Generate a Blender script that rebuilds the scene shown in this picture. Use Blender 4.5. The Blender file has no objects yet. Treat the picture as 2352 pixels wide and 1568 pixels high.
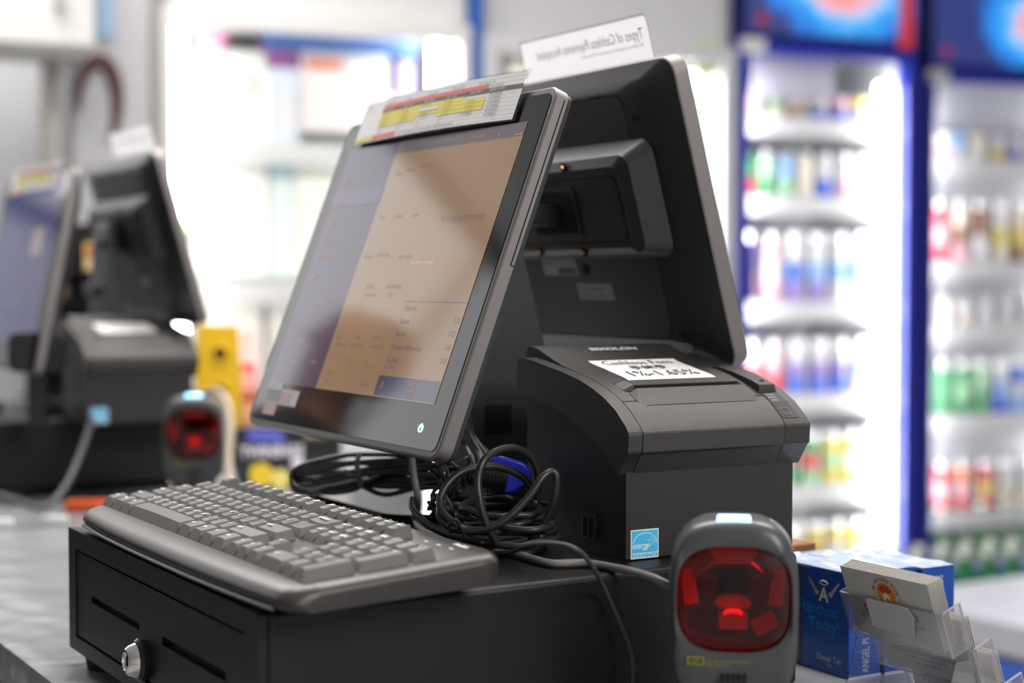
import bpy, math, random
from mathutils import Vector, Matrix
random.seed(7)
C = bpy.context.scene.collection
R = math.radians
# ------------------------------------------------------------------ camera numbers
F = 3700.0; CX = 1176; CY = 784; PITCH = math.atan(139 / F); CZ = 1.212
cp, sp = math.cos(PITCH), math.sin(PITCH)
TH = R(31.2); O = (-.153, .961)          # the register's frame: x to the customer side, y along the counter
ZD = 1.012; ZC = .90                     # drawer top, counter top
PO = (.0807, 1.1414); PT = R(29.5)       # printer frame
GO = (.701, 5.0); GT = R(22)             # the line of coolers

def L2W(x, y, z=0, o=O, th=TH):
    return Vector((o[0] + x * math.cos(th) - y * math.sin(th), o[1] + x * math.sin(th) + y * math.cos(th), z))
def W2L(X, Y, Z=0, o=O, th=TH):
    a, b = X - o[0], Y - o[1]
    return Vector((a * math.cos(th) + b * math.sin(th), -a * math.sin(th) + b * math.cos(th), Z))
def ray(px, py):
    a = (px - CX) / F; b = -(py - CY) / F
    return (a, cp + b * sp, -sp + b * cp)
def at(px, py, d):
    r = ray(px, py); t = d / r[1]; return Vector((r[0] * t, d, CZ + r[2] * t))
def onz(px, py, z):
    r = ray(px, py); t = (z - CZ) / r[2]; return Vector((r[0] * t, r[1] * t, z))
def onside(px, py, y0):
    q = ony(px, py, y0, O, TH); return L2W(q.x, y0, q.z)
def ony(px, py, y0, o, th):
    r = ray(px, py); n = (-math.sin(th), math.cos(th))
    t = (y0 + o[0] * n[0] + o[1] * n[1]) / (r[0] * n[0] + r[1] * n[1])
    return W2L(r[0] * t, r[1] * t, CZ + r[2] * t, o, th)
def gx(px, py, y0=0):
    q = ony(px, py, y0, GO, GT); return q.x, q.z

# ------------------------------------------------------------------ materials
MATS = {}
def mat(name, col=(.5, .5, .5), rough=.5, metal=0, emit=None, es=1, bdist=.001, bump=0, bscale=300, trans=0, coat=0, spec=.5, mottle=0, mscale=20, ior=1.45):
    if name in MATS: return MATS[name]
    m = bpy.data.materials.new(name); m.use_nodes = True
    nt = m.node_tree; b = nt.nodes['Principled BSDF']
    b.inputs['Base Color'].default_value = (*col, 1); b.inputs['Roughness'].default_value = rough
    b.inputs['Metallic'].default_value = metal; b.inputs['Specular IOR Level'].default_value = spec
    b.inputs['IOR'].default_value = ior
    b.inputs['Transmission Weight'].default_value = trans; b.inputs['Coat Weight'].default_value = coat
    if emit:
        b.inputs['Emission Color'].default_value = (*emit, 1); b.inputs['Emission Strength'].default_value = es
    tc = nt.nodes.new('ShaderNodeTexCoord')
    if bump:
        n = nt.nodes.new('ShaderNodeTexNoise'); n.inputs['Scale'].default_value = bscale; n.inputs['Detail'].default_value = 2
        bp = nt.nodes.new('ShaderNodeBump'); bp.inputs['Strength'].default_value = bump; bp.inputs['Distance'].default_value = bdist
        nt.links.new(tc.outputs['Object'], n.inputs['Vector']); nt.links.new(n.outputs['Fac'], bp.inputs['Height'])
        nt.links.new(bp.outputs['Normal'], b.inputs['Normal'])
    if mottle:
        n = nt.nodes.new('ShaderNodeTexNoise'); n.inputs['Scale'].default_value = mscale; n.inputs['Detail'].default_value = 4
        mx = nt.nodes.new('ShaderNodeMix'); mx.data_type = 'RGBA'
        mx.inputs['A'].default_value = (*[c * (1 - mottle) for c in col], 1); mx.inputs['B'].default_value = (*[min(1, c * (1 + mottle)) for c in col], 1)
        nt.links.new(tc.outputs['Object'], n.inputs['Vector']); nt.links.new(n.outputs['Fac'], mx.inputs['Factor'])
        nt.links.new(mx.outputs['Result'], b.inputs['Base Color'])
    MATS[name] = m; return m
def clear(name, tint=(.97, .98, 1), refl=.06, rough=.03, fr=.3):
    if name in MATS: return MATS[name]
    m = bpy.data.materials.new(name); m.use_nodes = True; nt = m.node_tree; nt.nodes.clear()
    o = nt.nodes.new('ShaderNodeOutputMaterial'); t = nt.nodes.new('ShaderNodeBsdfTransparent'); g = nt.nodes.new('ShaderNodeBsdfGlossy')
    g.inputs['Roughness'].default_value = rough; t.inputs['Color'].default_value = (*tint, 1)
    lw = nt.nodes.new('ShaderNodeLayerWeight'); lw.inputs['Blend'].default_value = .35
    ma = nt.nodes.new('ShaderNodeMath'); ma.operation = 'MULTIPLY_ADD'; ma.inputs[1].default_value = fr; ma.inputs[2].default_value = refl
    mx = nt.nodes.new('ShaderNodeMixShader')
    nt.links.new(lw.outputs['Fresnel'], ma.inputs[0]); nt.links.new(ma.outputs[0], mx.inputs[0])
    nt.links.new(t.outputs[0], mx.inputs[1]); nt.links.new(g.outputs[0], mx.inputs[2]); nt.links.new(mx.outputs[0], o.inputs[0])
    MATS[name] = m; return m
def s2l(r, g, b):
    f = lambda c: ((c / 255 + .055) / 1.055) ** 2.4 if c > 10 else c / 255 / 12.92
    return (f(r), f(g), f(b))

def paper(name, col, tr=.6):
    m = bpy.data.materials.new(name); m.use_nodes = True; nt = m.node_tree; nt.nodes.clear(); o = nt.nodes.new('ShaderNodeOutputMaterial')
    d = nt.nodes.new('ShaderNodeBsdfDiffuse'); t = nt.nodes.new('ShaderNodeBsdfTranslucent'); mx = nt.nodes.new('ShaderNodeMixShader'); mx.inputs[0].default_value = tr
    d.inputs[0].default_value = t.inputs[0].default_value = (*col, 1)
    nt.links.new(d.outputs[0], mx.inputs[1]); nt.links.new(t.outputs[0], mx.inputs[2]); nt.links.new(mx.outputs[0], o.inputs[0]); return m
# ------------------------------------------------------------------ mesh builder
def rr(x0, y0, x1, y1, r, n=5):
    out = []
    for cx, cy, a0 in ((x1 - r, y1 - r, 0), (x0 + r, y1 - r, 90), (x0 + r, y0 + r, 180), (x1 - r, y0 + r, 270)):
        for i in range(n + 1):
            a = R(a0 + 90 * i / n); out.append((cx + r * math.cos(a), cy + r * math.sin(a)))
    return out
def spline(pts, n=8, closed=False):
    P = [Vector(p) for p in pts]; N = len(P); out = []
    for i in range(N if closed else N - 1):
        g = (lambda k: P[k % N]) if closed else (lambda k: P[max(0, min(N - 1, k))])
        p0, p1, p2, p3 = g(i - 1), g(i), g(i + 1), g(i + 2)
        for j in range(n):
            t = j / n
            out.append(.5 * ((2 * p1) + (p2 - p0) * t + (2 * p0 - 5 * p1 + 4 * p2 - p3) * t * t + (3 * p1 - p0 - 3 * p2 + p3) * t ** 3))
    if not closed: out.append(P[-1])
    return out
ID = lambda u, v, w: (u, v, w)
class MB:
    def __init__(s): s.v, s.f, s.m = [], [], []
    def add(s, vs, fs, mi=0):
        b = len(s.v); s.v += [tuple(v) for v in vs]; s.f += [tuple(b + i for i in f) for f in fs]; s.m += [mi] * len(fs); return s
    def box(s, x0, y0, z0, x1, y1, z1, mi=0, fn=ID):
        v = [fn(x, y, z) for x in (x0, x1) for y in (y0, y1) for z in (z0, z1)]
        return s.add(v, [(0, 1, 3, 2), (4, 6, 7, 5), (0, 4, 5, 1), (2, 3, 7, 6), (0, 2, 6, 4), (1, 5, 7, 3)], mi)
    def prism(s, poly, w0, w1, mi=0, fn=ID, caps=True, mi2=None):
        n = len(poly); v = [fn(p[0], p[1], w0) for p in poly] + [fn(p[0], p[1], w1) for p in poly]
        s.add(v, [(i, (i + 1) % n, n + (i + 1) % n, n + i) for i in range(n)], mi)
        if caps:
            s.add(v[:n], [tuple(range(n))[::-1]], mi); s.add(v[n:], [tuple(range(n))], mi if mi2 is None else mi2)
        return s
    def loft(s, rings, mi=0, caps=True, closed=True):
        n = len(rings[0]); v = [p for r in rings for p in r]; fs = []
        for k in range(len(rings) - 1):
            for i in range(n if closed else n - 1):
                j = (i + 1) % n; fs.append((k * n + i, k * n + j, (k + 1) * n + j, (k + 1) * n + i))
        if caps: fs += [tuple(range(n))[::-1], tuple(range((len(rings) - 1) * n, len(rings) * n))]
        return s.add(v, fs, mi)
    def flat(s, poly, w=0, mi=0, fn=ID):
        return s.add([fn(p[0], p[1], w) for p in poly], [tuple(range(len(poly)))], mi)
    def quad(s, x0, y0, x1, y1, w, mi=0, fn=ID):
        return s.flat([(x0, y0), (x1, y0), (x1, y1), (x0, y1)], w, mi, fn)
    def tube(s, pts, r, n=8, mi=0, closed=False, rf=None):
        P = [Vector(p) for p in pts]; rings = []; up = None; N = len(P)
        for i, p in enumerate(P):
            d = (P[(i + 1) % N] - P[i - 1]) if closed else (P[min(i + 1, N - 1)] - P[max(i - 1, 0)])
            d.normalize()
            if up is None: up = d.orthogonal().normalized()
            up = (up - d * up.dot(d))
            up = up.normalized() if up.length > 1e-6 else d.orthogonal().normalized()
            q = d.cross(up); rad = rf(i) if rf else r
            rings.append([p + (up * math.cos(a) + q * math.sin(a)) * rad for a in [2 * math.pi * k / n for k in range(n)]])
        if closed: rings.append(rings[0]); return s.loft(rings, mi, caps=False)
        return s.loft(rings, mi)
    def lathe(s, prof, n=20, mi=0, fn=ID, caps=True):
        rings = [[fn(r * math.cos(2 * math.pi * k / n), r * math.sin(2 * math.pi * k / n), h) for k in range(n)] for r, h in prof]
        return s.loft(rings, mi, caps)
    def text(s, t, size, x, y, w, mi=0, fn=ID, align='LEFT', sx=1, cuts=(), bold=0):
        cu = bpy.data.curves.new('t', 'FONT'); cu.body = t; cu.size = size; cu.align_x = align; cu.resolution_u = 2; cu.offset = bold
        ob = bpy.data.objects.new('t', cu); me = bpy.data.meshes.new_from_object(ob)
        if cuts:
            import bmesh
            bm = bmesh.new(); bm.from_mesh(me)
            for c in cuts: bmesh.ops.bisect_plane(bm, geom=bm.verts[:] + bm.edges[:] + bm.faces[:], plane_co=(0, c - y, 0), plane_no=(0, 1, 0))
            bm.to_mesh(me); bm.free()
        v = [fn(x + p.co.x * sx, y + p.co.y, w) for p in me.vertices]; fs = [tuple(p.vertices) for p in me.polygons]
        if fs: s.add(v, fs, mi)
        bpy.data.objects.remove(ob); bpy.data.curves.remove(cu); bpy.data.meshes.remove(me); return s
    def mesh(s, name, mats, ang=35):
        me = bpy.data.meshes.new(name); me.from_pydata(s.v, [], s.f)
        for m in (mats if isinstance(mats, (list, tuple)) else [mats]): me.materials.append(m)
        for p, mi in zip(me.polygons, s.m): p.material_index = mi; p.use_smooth = True
        me.update(); me.set_sharp_from_angle(angle=R(ang)); return me
    def build(s, name, mats, parent=None, bevel=0, seg=2, ang=35, label=None):
        o = bpy.data.objects.new(name, s.mesh(name, mats, ang)); C.objects.link(o); o.parent = parent
        if bevel:
            b = o.modifiers.new('edge', 'BEVEL'); b.width = bevel; b.segments = seg; b.limit_method = 'ANGLE'; b.angle_limit = R(30)
        if label: o['label'] = label
        return o
def tag(o, label, cat, group=None, kind=None):
    o['label'] = label
    if cat: o['category'] = cat
    if group: o['group'] = group
    if kind: o['kind'] = kind
    return o
def root(name, loc, rz, label, cat, group=None):
    o = bpy.data.objects.new(name, None); C.objects.link(o); o.location = loc; o.rotation_euler = (0, 0, rz); o.empty_display_size = .05
    return tag(o, label, cat, group)
def struct(name, mb, m, **k):
    o = mb.build(name, m, **k); o['kind'] = 'structure'; return o
def copy_tree(o, loc=None, rz=None, label=None, parent=None):
    c = o.copy(); C.objects.link(c); c.parent = parent
    if loc is not None: c.location = loc
    if rz is not None: c.rotation_euler = (0, 0, rz)
    if label: c['label'] = label
    for ch in list(o.children): copy_tree(ch, parent=c)
    return c

# ------------------------------------------------------------------ shared materials
m_black = mat('black_plastic', (.012, .012, .014), .42, bump=.15, bscale=1500)
m_blackgloss = mat('black_glass', (.006, .006, .007), .06)
m_darkgrey = mat('dark_grey_plastic', (.032, .032, .034), .4, bump=.1, bscale=1500)
m_hous = mat('housing_grey', (.035, .035, .038), .36)
m_band = mat('silver_band', (.24, .22, .22), .42, metal=.6, bump=.2, bscale=2500)
m_kb = mat('keyboard_body', (.032, .030, .029), .36, bump=.1, bscale=1200)
m_key = mat('key_plastic', (.082, .077, .073), .42, bump=.12, bscale=1800)
m_keyw = mat('key_legend', (.9, .9, .9), .5)
m_chrome = mat('chrome', (.75, .75, .75), .12, metal=1)
m_white = mat('white_paper', (.78, .78, .78), .55)
m_ink = mat('black_ink', (.02, .02, .02), .6)
m_metalpaint = mat('drawer_paint', (.011, .010, .010), .42, bump=.12, bscale=900, spec=.32)
m_slot = mat('slot_black', (.003, .003, .003), .8)
m_prt = mat('printer_plastic', (.036, .034, .034), .36, bump=.35, bscale=2400)
m_prtd = mat('printer_body_plastic', (.019, .018, .019), .42, bump=.3, bscale=2400)
m_rubber = mat('cable_black', (.022, .021, .02), .38)
m_cgrey = mat('cable_grey', (.17, .165, .16), .45)
m_cslate = mat('cable_slate', (.05, .052, .06), .45)

# ================================================================== CASH DRAWER
DW, DD, DH = .402, .426, .098
def make_drawer():
    r = root('cash_drawer', L2W(0, 0, .914), TH, 'black metal cash drawer with chrome lock under the keyboard and receipt printer', 'cash drawer')
    b = MB(); b.box(.006, 0, 0, DD, DW, DH)
    b.build('body', m_metalpaint, r, bevel=.004, seg=3)
    f = MB()                                             # front frame ring around the drawer panel
    fn = lambda u, v, w: (w, u, v)
    y0, y1, z0, z1 = .0215, .383, .0115, .083
    for a in ((0, 0, y0, DH), (y1, 0, DW, DH), (y0, z1, y1, DH), (y0, 0, y1, z0)):
        f.prism([(a[0], a[1]), (a[2], a[1]), (a[2], a[3]), (a[0], a[3])], 0, .0062, fn=fn)
    f.build('front_frame', m_metalpaint, r, bevel=.0016)
    p = MB(); g = .0022; holes = [(.2248, .046, .342, .0515), (.055, .045, .1755, .0515)]
    ys = sorted({y0 + g, y1 - g, *[h[0] for h in holes], *[h[2] for h in holes]}); zs = sorted({z0 + g, z1 - g, *[h[1] for h in holes], *[h[3] for h in holes]})
    for i in range(len(ys) - 1):
        for j in range(len(zs) - 1):
            cy, cz = (ys[i] + ys[i + 1]) / 2, (zs[j] + zs[j + 1]) / 2
            if any(h[0] < cy < h[2] and h[1] < cz < h[3] for h in holes): continue
            p.quad(ys[i], zs[j], ys[i + 1], zs[j + 1], .0008, fn=fn)
    for h in holes:
        for a in ((h[0], h[1], h[2], h[1]), (h[2], h[1], h[2], h[3]), (h[2], h[3], h[0], h[3]), (h[0], h[3], h[0], h[1])):
            p.add([fn(a[0], a[1], .0008), fn(a[2], a[3], .0008), fn(a[2], a[3], .0055), fn(a[0], a[1], .0055)], [(0, 1, 2, 3)])
    a, b_, c, d = y0 + g, z0 + g, y1 - g, z1 - g
    for e in ((a, b_, c, b_), (c, b_, c, d), (c, d, a, d), (a, d, a, b_)):
        p.add([fn(e[0], e[1], .0008), fn(e[2], e[3], .0008), fn(e[2], e[3], .0058), fn(e[0], e[1], .0058)], [(0, 1, 2, 3)])
    pd = p.build('drawer_front', m_metalpaint, r)
    for h in holes:
        MB().quad(h[0], h[1], h[2], h[3], .0056, fn=fn).build('slot', m_slot, pd, label='dark media slot in the drawer front')
    lk = lambda u, v, w: (-w, .2136 + u, .0275 + v)
    k = MB(); k.lathe([(.0155, -.0008), (.0155, .004), (.0135, .0065), (.0128, .0066)], 28, fn=lk); kr = k.build('lock', mat('lock_ring_black', (.02, .02, .022), .2), r)
    k = MB(); k.lathe([(.0127, .0064), (.0105, .0115), (.0085, .0135), (.0072, .0136), (.0068, .0122), (.0001, .0122)], 28, fn=lk)
    k.build('lock_cylinder', m_chrome, kr, label='chrome lock cylinder')
    k = MB(); k.box(-.0009, -.0035, .0123, .0009, .0035, .0127, fn=lk); k.build('keyhole', m_slot, kr)
    for x, y in ((.02, .372), (.02, .03), (.41, .372), (.41, .03)):
        MB().lathe([(.014, -.0135), (.016, 0)], 16, fn=lambda u, v, w: (x + u, y + v, w)).build('foot', mat('rubber_foot', (.015, .015, .015), .7), r)
    return r
drawer = make_drawer()

# ================================================================== KEYBOARD
def make_keyboard():
    r = root('keyboard', L2W(-.0045, -.034, ZD + .0005), TH, 'black computer keyboard with number pad lying on the nearer cash drawer', 'keyboard')
    L, tilt = .418, R(2.2)
    ct, st = math.cos(tilt), math.sin(tilt)
    def T(x, y, z): return (x * ct - z * st * .0, y, z + x * st + .0028)
    def zt(x): return .0155 + .03 * x                   # top plane of the body before tilting
    def front(y):                                       # front edge bulges towards the typist in the middle
        t = y / L; return .0015 + (.0095 if t > .55 else .0055) * (2 * abs(t - .55)) ** 2.6
    rings = []; N = 40; ev = [0, .0003, .001, .0022, .0042, .007, .0105, .014]
    for y in ev + [.014 + (L - .028) * i / N for i in range(1, N)] + [L - v for v in ev[::-1]]:
        e = min(y, L - y); k = math.sqrt(1 - (1 - e / .014) ** 2) if e < .014 else 1
        xf = front(y) + (1 - k) * .012; xb = .158 - (1 - k) * .01; dz = (1 - k) * .007
        sec = [(xf + .007, 0), (xf + .0015, .0025), (xf, .0060), (xf + .0015, .0100 - dz), (xf + .0060, .0136 - dz), (xf + .0125, .0156 - dz), (xf + .0185, zt(.019) - dz), (.03, zt(.03) - dz), (.08, zt(.08) - dz),
               (.142, zt(.142) - dz), (xb - .006, zt(.152) - dz), (xb - .0012, zt(.152) - .003 - dz), (xb, .014), (xb, .006), (xb - .003, 0)]
        rings.append([T(x, y, z) for x, z in sec])
    b = MB(); b.loft(rings); b.build('body', m_kb, r, ang=50)
    rm = MB(); rr_ = []
    for i in range(N + 1):
        y = .016 + (L - .032) * i / N; xf = front(y) + .0008
        rr_.append(T(xf - .0012, y, .0022))
    rm.tube(rr_, .0013, 6, rf=lambda i: .0013); rm.build('bottom_rim', m_cslate, r)
    P = .0176; PX = .0186; X0 = .0225; mg = .0115
    def key(u, row, w=1, h=1, txt='', name='key', mb=None):
        """u = distance in key units from the left end; row 0 = space row"""
        mb_ = mb or MB()
        y1 = L - mg - u * P - .0007; y0 = y1 - w * P + .0014
        off = .0045 if row == 5 else 0
        x0 = X0 + row * PX + off + .0007; x1 = x0 + h * PX - .0014
        zb = zt(x0) - .0006; hh = .0072 + (.0012 if row in (5,) else 0) + (.0006 if row == 0 else 0)
        s, sf, sb = .0028, .0040, .0014
        ys = [y0 + s + (y1 - y0 - 2 * s) * k / 6 for k in range(7)]; dip = [0, -.0004, -.0007, -.0008, -.0007, -.0004, 0]
        if w > 2: dip = [-.0004] * 7
        if row == 0: dip = [-d * 1.2 for d in [0, .0002, .0003, .00035, .0003, .0002, 0]]; dip = [abs(d) for d in dip]
        tf = [T(x0 + sf, y, zt(x0) + hh + dd - .0006) for y, dd in zip(ys, dip)]; tb = [T(x1 - sb, y, zt(x1) + hh + dd) for y, dd in zip(ys, dip)]
        vs = tf + tb + [T(x0, y0, zb), T(x0, y1, zb), T(x1, y1, zb), T(x1, y0, zb)]
        fs = [(k, k + 1, 8 + k, 7 + k) for k in range(6)]
        fs += [(14, 15, 6, 5, 4, 3, 2, 1, 0)[::-1], (16, 17, 7, 8, 9, 10, 11, 12, 13)[::-1], (17, 14, 0, 7)[::-1], (15, 16, 13, 6)[::-1]]
        mb_.add(vs, fs, 0)
        if txt:
            xt = x1 - sb - .0060; zz = zt(xt) + hh - .0002
            mb_.text(txt, .0056 if len(txt) < 3 else .0040, -(y1 - s - .001), xt, zz + .0004, 1, fn=lambda a, c, d: T(c, -a, d), bold=.00018)
        return mb_
    rows = [
        (0, [('Ctrl', 1.25), ('Win', 1.25), ('Alt', 1.25), ('', 6.25), ('Alt', 1.25), ('Win', 1.25), ('=', 1.25), ('Ctrl', 1.25)]),
        (1, [('Shift', 2.25)] + [(c, 1) for c in 'ZXCVBNM,./'] + [('Shift', 2.75)]),
        (2, [('Caps', 1.75)] + [(c, 1) for c in "ASDFGHJKL;'"] + [('Enter', 2.25)]),
        (3, [('Tab', 1.5)] + [(c, 1) for c in 'QWERTYUIOP[]'] + [('\\', 1.5)]),
        (4, [(c, 1) for c in '`1234567890-='] + [('Backspace', 2)]),
    ]
    K = []
    for row, ks in rows:
        u = 0
        for t, w in ks: K.append((u, row, w, 1, t)); u += w
    u = 0; K.append((0, 5, 1, 1, 'Esc'))
    for i in range(12): K.append((2 + i + (.5 if i > 3 else 0) + (.5 if i > 7 else 0), 5, 1, 1, 'F%d' % (i + 1)))
    for i, t in enumerate(('Prt', 'Scr', 'Pau')): K.append((15.25 + i, 5, 1, 1, t))
    for i, t in enumerate(('Ins', 'Home', 'PgUp')): K.append((15.25 + i, 4, 1, 1, t))
    for i, t in enumerate(('Del', 'End', 'PgDn')): K.append((15.25 + i, 3, 1, 1, t))
    K += [(16.25, 1, 1, 1, '^'), (15.25, 0, 1, 1, '<'), (16.25, 0, 1, 1, 'v'), (17.25, 0, 1, 1, '>')]
    for j, ks in ((4, ('Num', '/', '*', '-')), (3, '789'), (2, '456'), (1, '123')):
        for i, t in enumerate(ks): K.append((18.5 + i, j, 1, 1, t))
    K += [(21.5, 2, 1, 2, '+'), (21.5, 0, 1, 2, 'Ent'), (18.5, 0, 2, 1, '0'), (20.5, 0, 1, 1, '.')]
    far = [k for k in K if k[4] in ('Esc', '`', 'Tab', 'Caps')]
    for k in K:
        if k in far: continue
        key(*k[:4], txt=k[4]).build('key', [m_key, m_keyw], r, ang=25)
    mb = MB()
    for k in far: key(*k[:4], txt=k[4], mb=mb)
    o = mb.build('key', [m_key, m_keyw], r, ang=25); o['kind'] = 'stuff'
    t = MB(); t.text('Prolink', .0062, -.062, .144, zt(.144) + .0004, 0, fn=lambda a, c, d: T(c, -a - .018, d), bold=.00015); t.build('logo', m_keyw, r)
    t = MB()
    for i in range(3): t.box(.1355, .03 + .017 * i, zt(.136) + .0001, .1375, .034 + .017 * i, zt(.136) + .0005, fn=T)
    t.build('indicator_lights', mat('indicator', (.7, .75, .7), .4), r)
    return r
keyboard = make_keyboard()

# ================================================================== POS TERMINAL (two screens back to back on one stand)
SB = (.34, .28)                                        # stand centre in the register frame
def make_terminal():
    r = root('pos_terminal', L2W(SB[0], SB[1], ZD), TH, 'black double-screen register terminal in front, its operator screen lit beige', 'register terminal')
    def plane(bx, by, bz, t, s):
        """a along y, u up the slope, n out of the visible side"""
        c_, s_ = math.cos(t), math.sin(t)
        def fn(a, u, n): return (bx - SB[0] + u * s_ - n * c_, by - SB[1] + a, bz - ZD + u * c_ + n * s_)
        return fn
    fa = plane(.1725, .0917, 1.086, R(20.97), 1)
    W, H = .355, .288
    out = rr(0, 0, W, H, .011, 6)
    h = MB(); ins = rr(.0012, .0012, W - .0012, H - .0012, .010, 6)
    h.loft([[fa(a, u, -.0105) for a, u in out], [fa(a, u, -.0012) for a, u in out], [fa(a, u, 0) for a, u in ins]], 0)
    hs = h.build('operator_screen', [m_band], r, ang=30)
    bk = MB(); bk.loft([[fa(a, u, -.0108) for a, u in rr(.0008, .0008, W - .0008, H - .0008, .0105, 6)], [fa(a, u, -.0145) for a, u in rr(.001, .001, W - .001, H - .001, .0105, 6)], [fa(a, u, -.03) for a, u in rr(.04, .03, W - .04, H - .03, .02, 6)]])
    bk.build('back_cover', m_hous, hs)
    sm = MB(); sm.tube([fa(-.0002, .150, -.0075), fa(-.0002, .279, -.0075)], .0005, 4); sm.tube([fa(-.0002, .150, -.0075), fa(-.0002, .150, -.0106)], .0005, 4); sm.build('side_seam', m_slot, hs)
    fr = MB(); fr.flat(rr(.0014, .0014, W - .0014, H - .0014, .010, 6), .0003, fn=fa); fr.build('bezel', m_hous, hs)
    g = MB(); g.flat(rr(.0055, .0055, W - .0055, H - .0055, .007, 6), .0007, fn=fa); g.build('glass', m_blackgloss, hs)
    # lit picture: side bar, top bar, page, text
    E_ = lambda n, c, s=1: mat(n, (.02, .02, .02), .07, emit=c, es=s)
    mp = [E_('lcd_page', s2l(134, 108, 82)), E_('lcd_side', s2l(62, 52, 74)), E_('lcd_top', s2l(88, 80, 84)), E_('lcd_pay', s2l(66, 66, 88)), E_('lcd_text', s2l(104, 86, 82)), E_('lcd_pale', s2l(150, 115, 95)), E_('lcd_orange', s2l(160, 112, 66)), E_('lcd_bar', s2l(74, 68, 92)), E_('lcd_white', s2l(214, 170, 140))]
    x0, x1, y0, y1 = .0278, .3325, .0392, .2614
    sc = MB(); z1 = .0010; z2 = .0012
    sc.quad(x0, y0, .2347, y1 - .0115, z1, 0, fa); sc.quad(.2347, y0, x1, y1, z1, 1, fa); sc.quad(x0, y1 - .0115, .2347, y1, z1, 2, fa)
    sc.quad(.2347, .205, x1, .22, z2, 7, fa)
    sc.quad(.029, .0402, .1275, .0564, z2, 3, fa)
    sc.quad(.0278, .1172, .127, .1178, z2, 7, fa)
    T = lambda s, sz, a, u, mi, al='LEFT', sx=1, bold=0: sc.text(s, sz, -a, u, .0014, mi, fn=lambda p, q, w: fa(-p, q, w), align=al, sx=sx, bold=bold)
    T('Tap anywhere to dismiss', .0050, .139, .1484, 8, sx=.75)
    T('Your shopping cart is empty', .0085, .115, .184, 4, sx=.72)
    for i, s in enumerate(('0.00', '0.00', '0.00', '0.00')): T(s, .0066, .036, .1015 - i * .0105, 4, 'CENTER', .8)
    for i, s in enumerate(('Order No.', 'Subtotal', 'Discount', 'Promotion / E-Promotions', 'Tax Detail')): T(s, .0062, .124, .1100 - i * .0107, 7, sx=.75)
    T('Add Notes', .0062, .126, .062, 4, sx=.8)
    T('PAY', .0085, .070, .0490, 6, 'CENTER', .8); T('0.00', .0080, .070, .0415, 6, 'CENTER', .8); T('0', .0085, .118, .0458, 6, 'CENTER')
    for a, u, s in ((.222, .229, 'Category'), (.205, .2315, 'Favourite'), (.178, .2335, 'PRODUCTS'), (.225, .190, 'Drinks'), (.196, .190, 'Noodles'), (.165, .190, 'Snacks'), (.228, .1545, 'Vouchers'), (.205, .156, 'Custom Code'), (.166, .154, 'Large Meals Set'),
                    (.205, .128, 'Gift Pack'), (.204, .121, 'Meal Voucher'), (.168, .128, 'SHOPPING BAG'), (.160, .121, '0.20'), (.228, .083, 'Tables'), (.195, .084, 'LARGE'), (.160, .084, 'MEDIUM'), (.226, .077, 'Surcharge 0.50'), (.198, .0775, 'Surcharge 0.30'),
                    (.160, .0775, 'Surcharge 0.20'), (.222, .064, '10'), (.190, .064, '20'), (.160, .064, '50'), (.222, .052, 'Search'), (.222, .045, 'Code'), (.190, .047, '-'), (.172, .047, '+'), (.155, .046, 'Keyboard')):
        T(s, .0052, a, u, 4, sx=.75)
    for u, s in ((.227, 'Sell'), (.206, 'Order'), (.188, 'Table'), (.170, 'Quick Sell'), (.155, 'Product Items'), (.137, 'Report')): T(s, .0060, .320, u, 6, sx=.8)
    T('Setting', .006, .300, .078, 6, sx=.8); T('Lock', .006, .300, .058, 6, sx=.8); T('Logout', .006, .262, .060, 6, sx=.8)
    for a in (.0385, .0352, .0318): sc.flat([(a + .0007 * math.cos(t), .2515 + .0007 * math.sin(t)) for t in [k * .785 for k in range(8)]], .0014, 8, fa)
    for a, u in ((.0635, .2535), (.0635, .2500)): sc.flat([(a + .0013 * math.cos(t), u + .0011 * math.sin(t)) for t in [k * .785 for k in range(8)]], .0014, 5, fa)
    sc.tube([fa(.0865 + .0018 * math.cos(t), .2535 + .0024 * math.sin(t), .0014) for t in [k * .628 for k in range(10)]], .0003, 4, 5, closed=True)
    T('Sell on credit', .0042, .108, .2535, 6, sx=.8); T('SHOP 01', .0042, .108, .2478, 6, sx=.8)
    sc.build('lcd_screen', mp, hs, label='lit touch screen showing a dimmed sales page')
    m_led = mat('green_led', (.1, .3, .2), .4, emit=(.25, 1, .55), es=3.5)
    pw = MB(); pw.tube([fa(.0357 + .0028 * math.cos(t), .0205 + .0028 * math.sin(t), .0012) for t in [R(120 + 30 * k) for k in range(11)]], .0006, 5)
    pw.tube([fa(.0357, .0205, .0012), fa(.0357, .0243, .0012)], .0006, 5); pw.build('power_light', m_led, hs, label='small green power icon')
    st = MB(); st.quad(.262, .0205, .332, .0345, .0011, 0, fa); st.quad(.3, .0345, .332, .0395, .0011, 0, fa); st.quad(.30, .0105, .326, .0205, .0009, 2, fa)
    st.quad(.278, .0225, .298, .0325, .0013, 2, fa)
    for i in range(3): st.text('NO SIGNATURE REQUIRED', .0034, -.331, .0305 - i * .0038, .0014, 1, fn=lambda p, q, w: fa(-p, q, w), sx=.8)
    st.build('sticker', [mat('sticker_film', (.42, .41, .43), .4), m_ink, mat('sticker_pink', (.45, .33, .33), .5)], hs, label='small worn silver sticker on the lower bezel corner')
    du = MB()
    for i in range(46):
        a, u = random.uniform(.01, .34), random.uniform(.01, .275); du.flat([(a, u), (a + .0005, u), (a + .0005, u + .0005), (a, u + .0005)], .0016, 0, fa)
    du.build('dust', mat('dust', (.45, .45, .45), .9), hs)
    # ---- customer screen seen from behind
    fb0 = plane(.4660, .12, 1.1398, -R(15.5), 1)
    W2, H2 = .342, .2585
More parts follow.
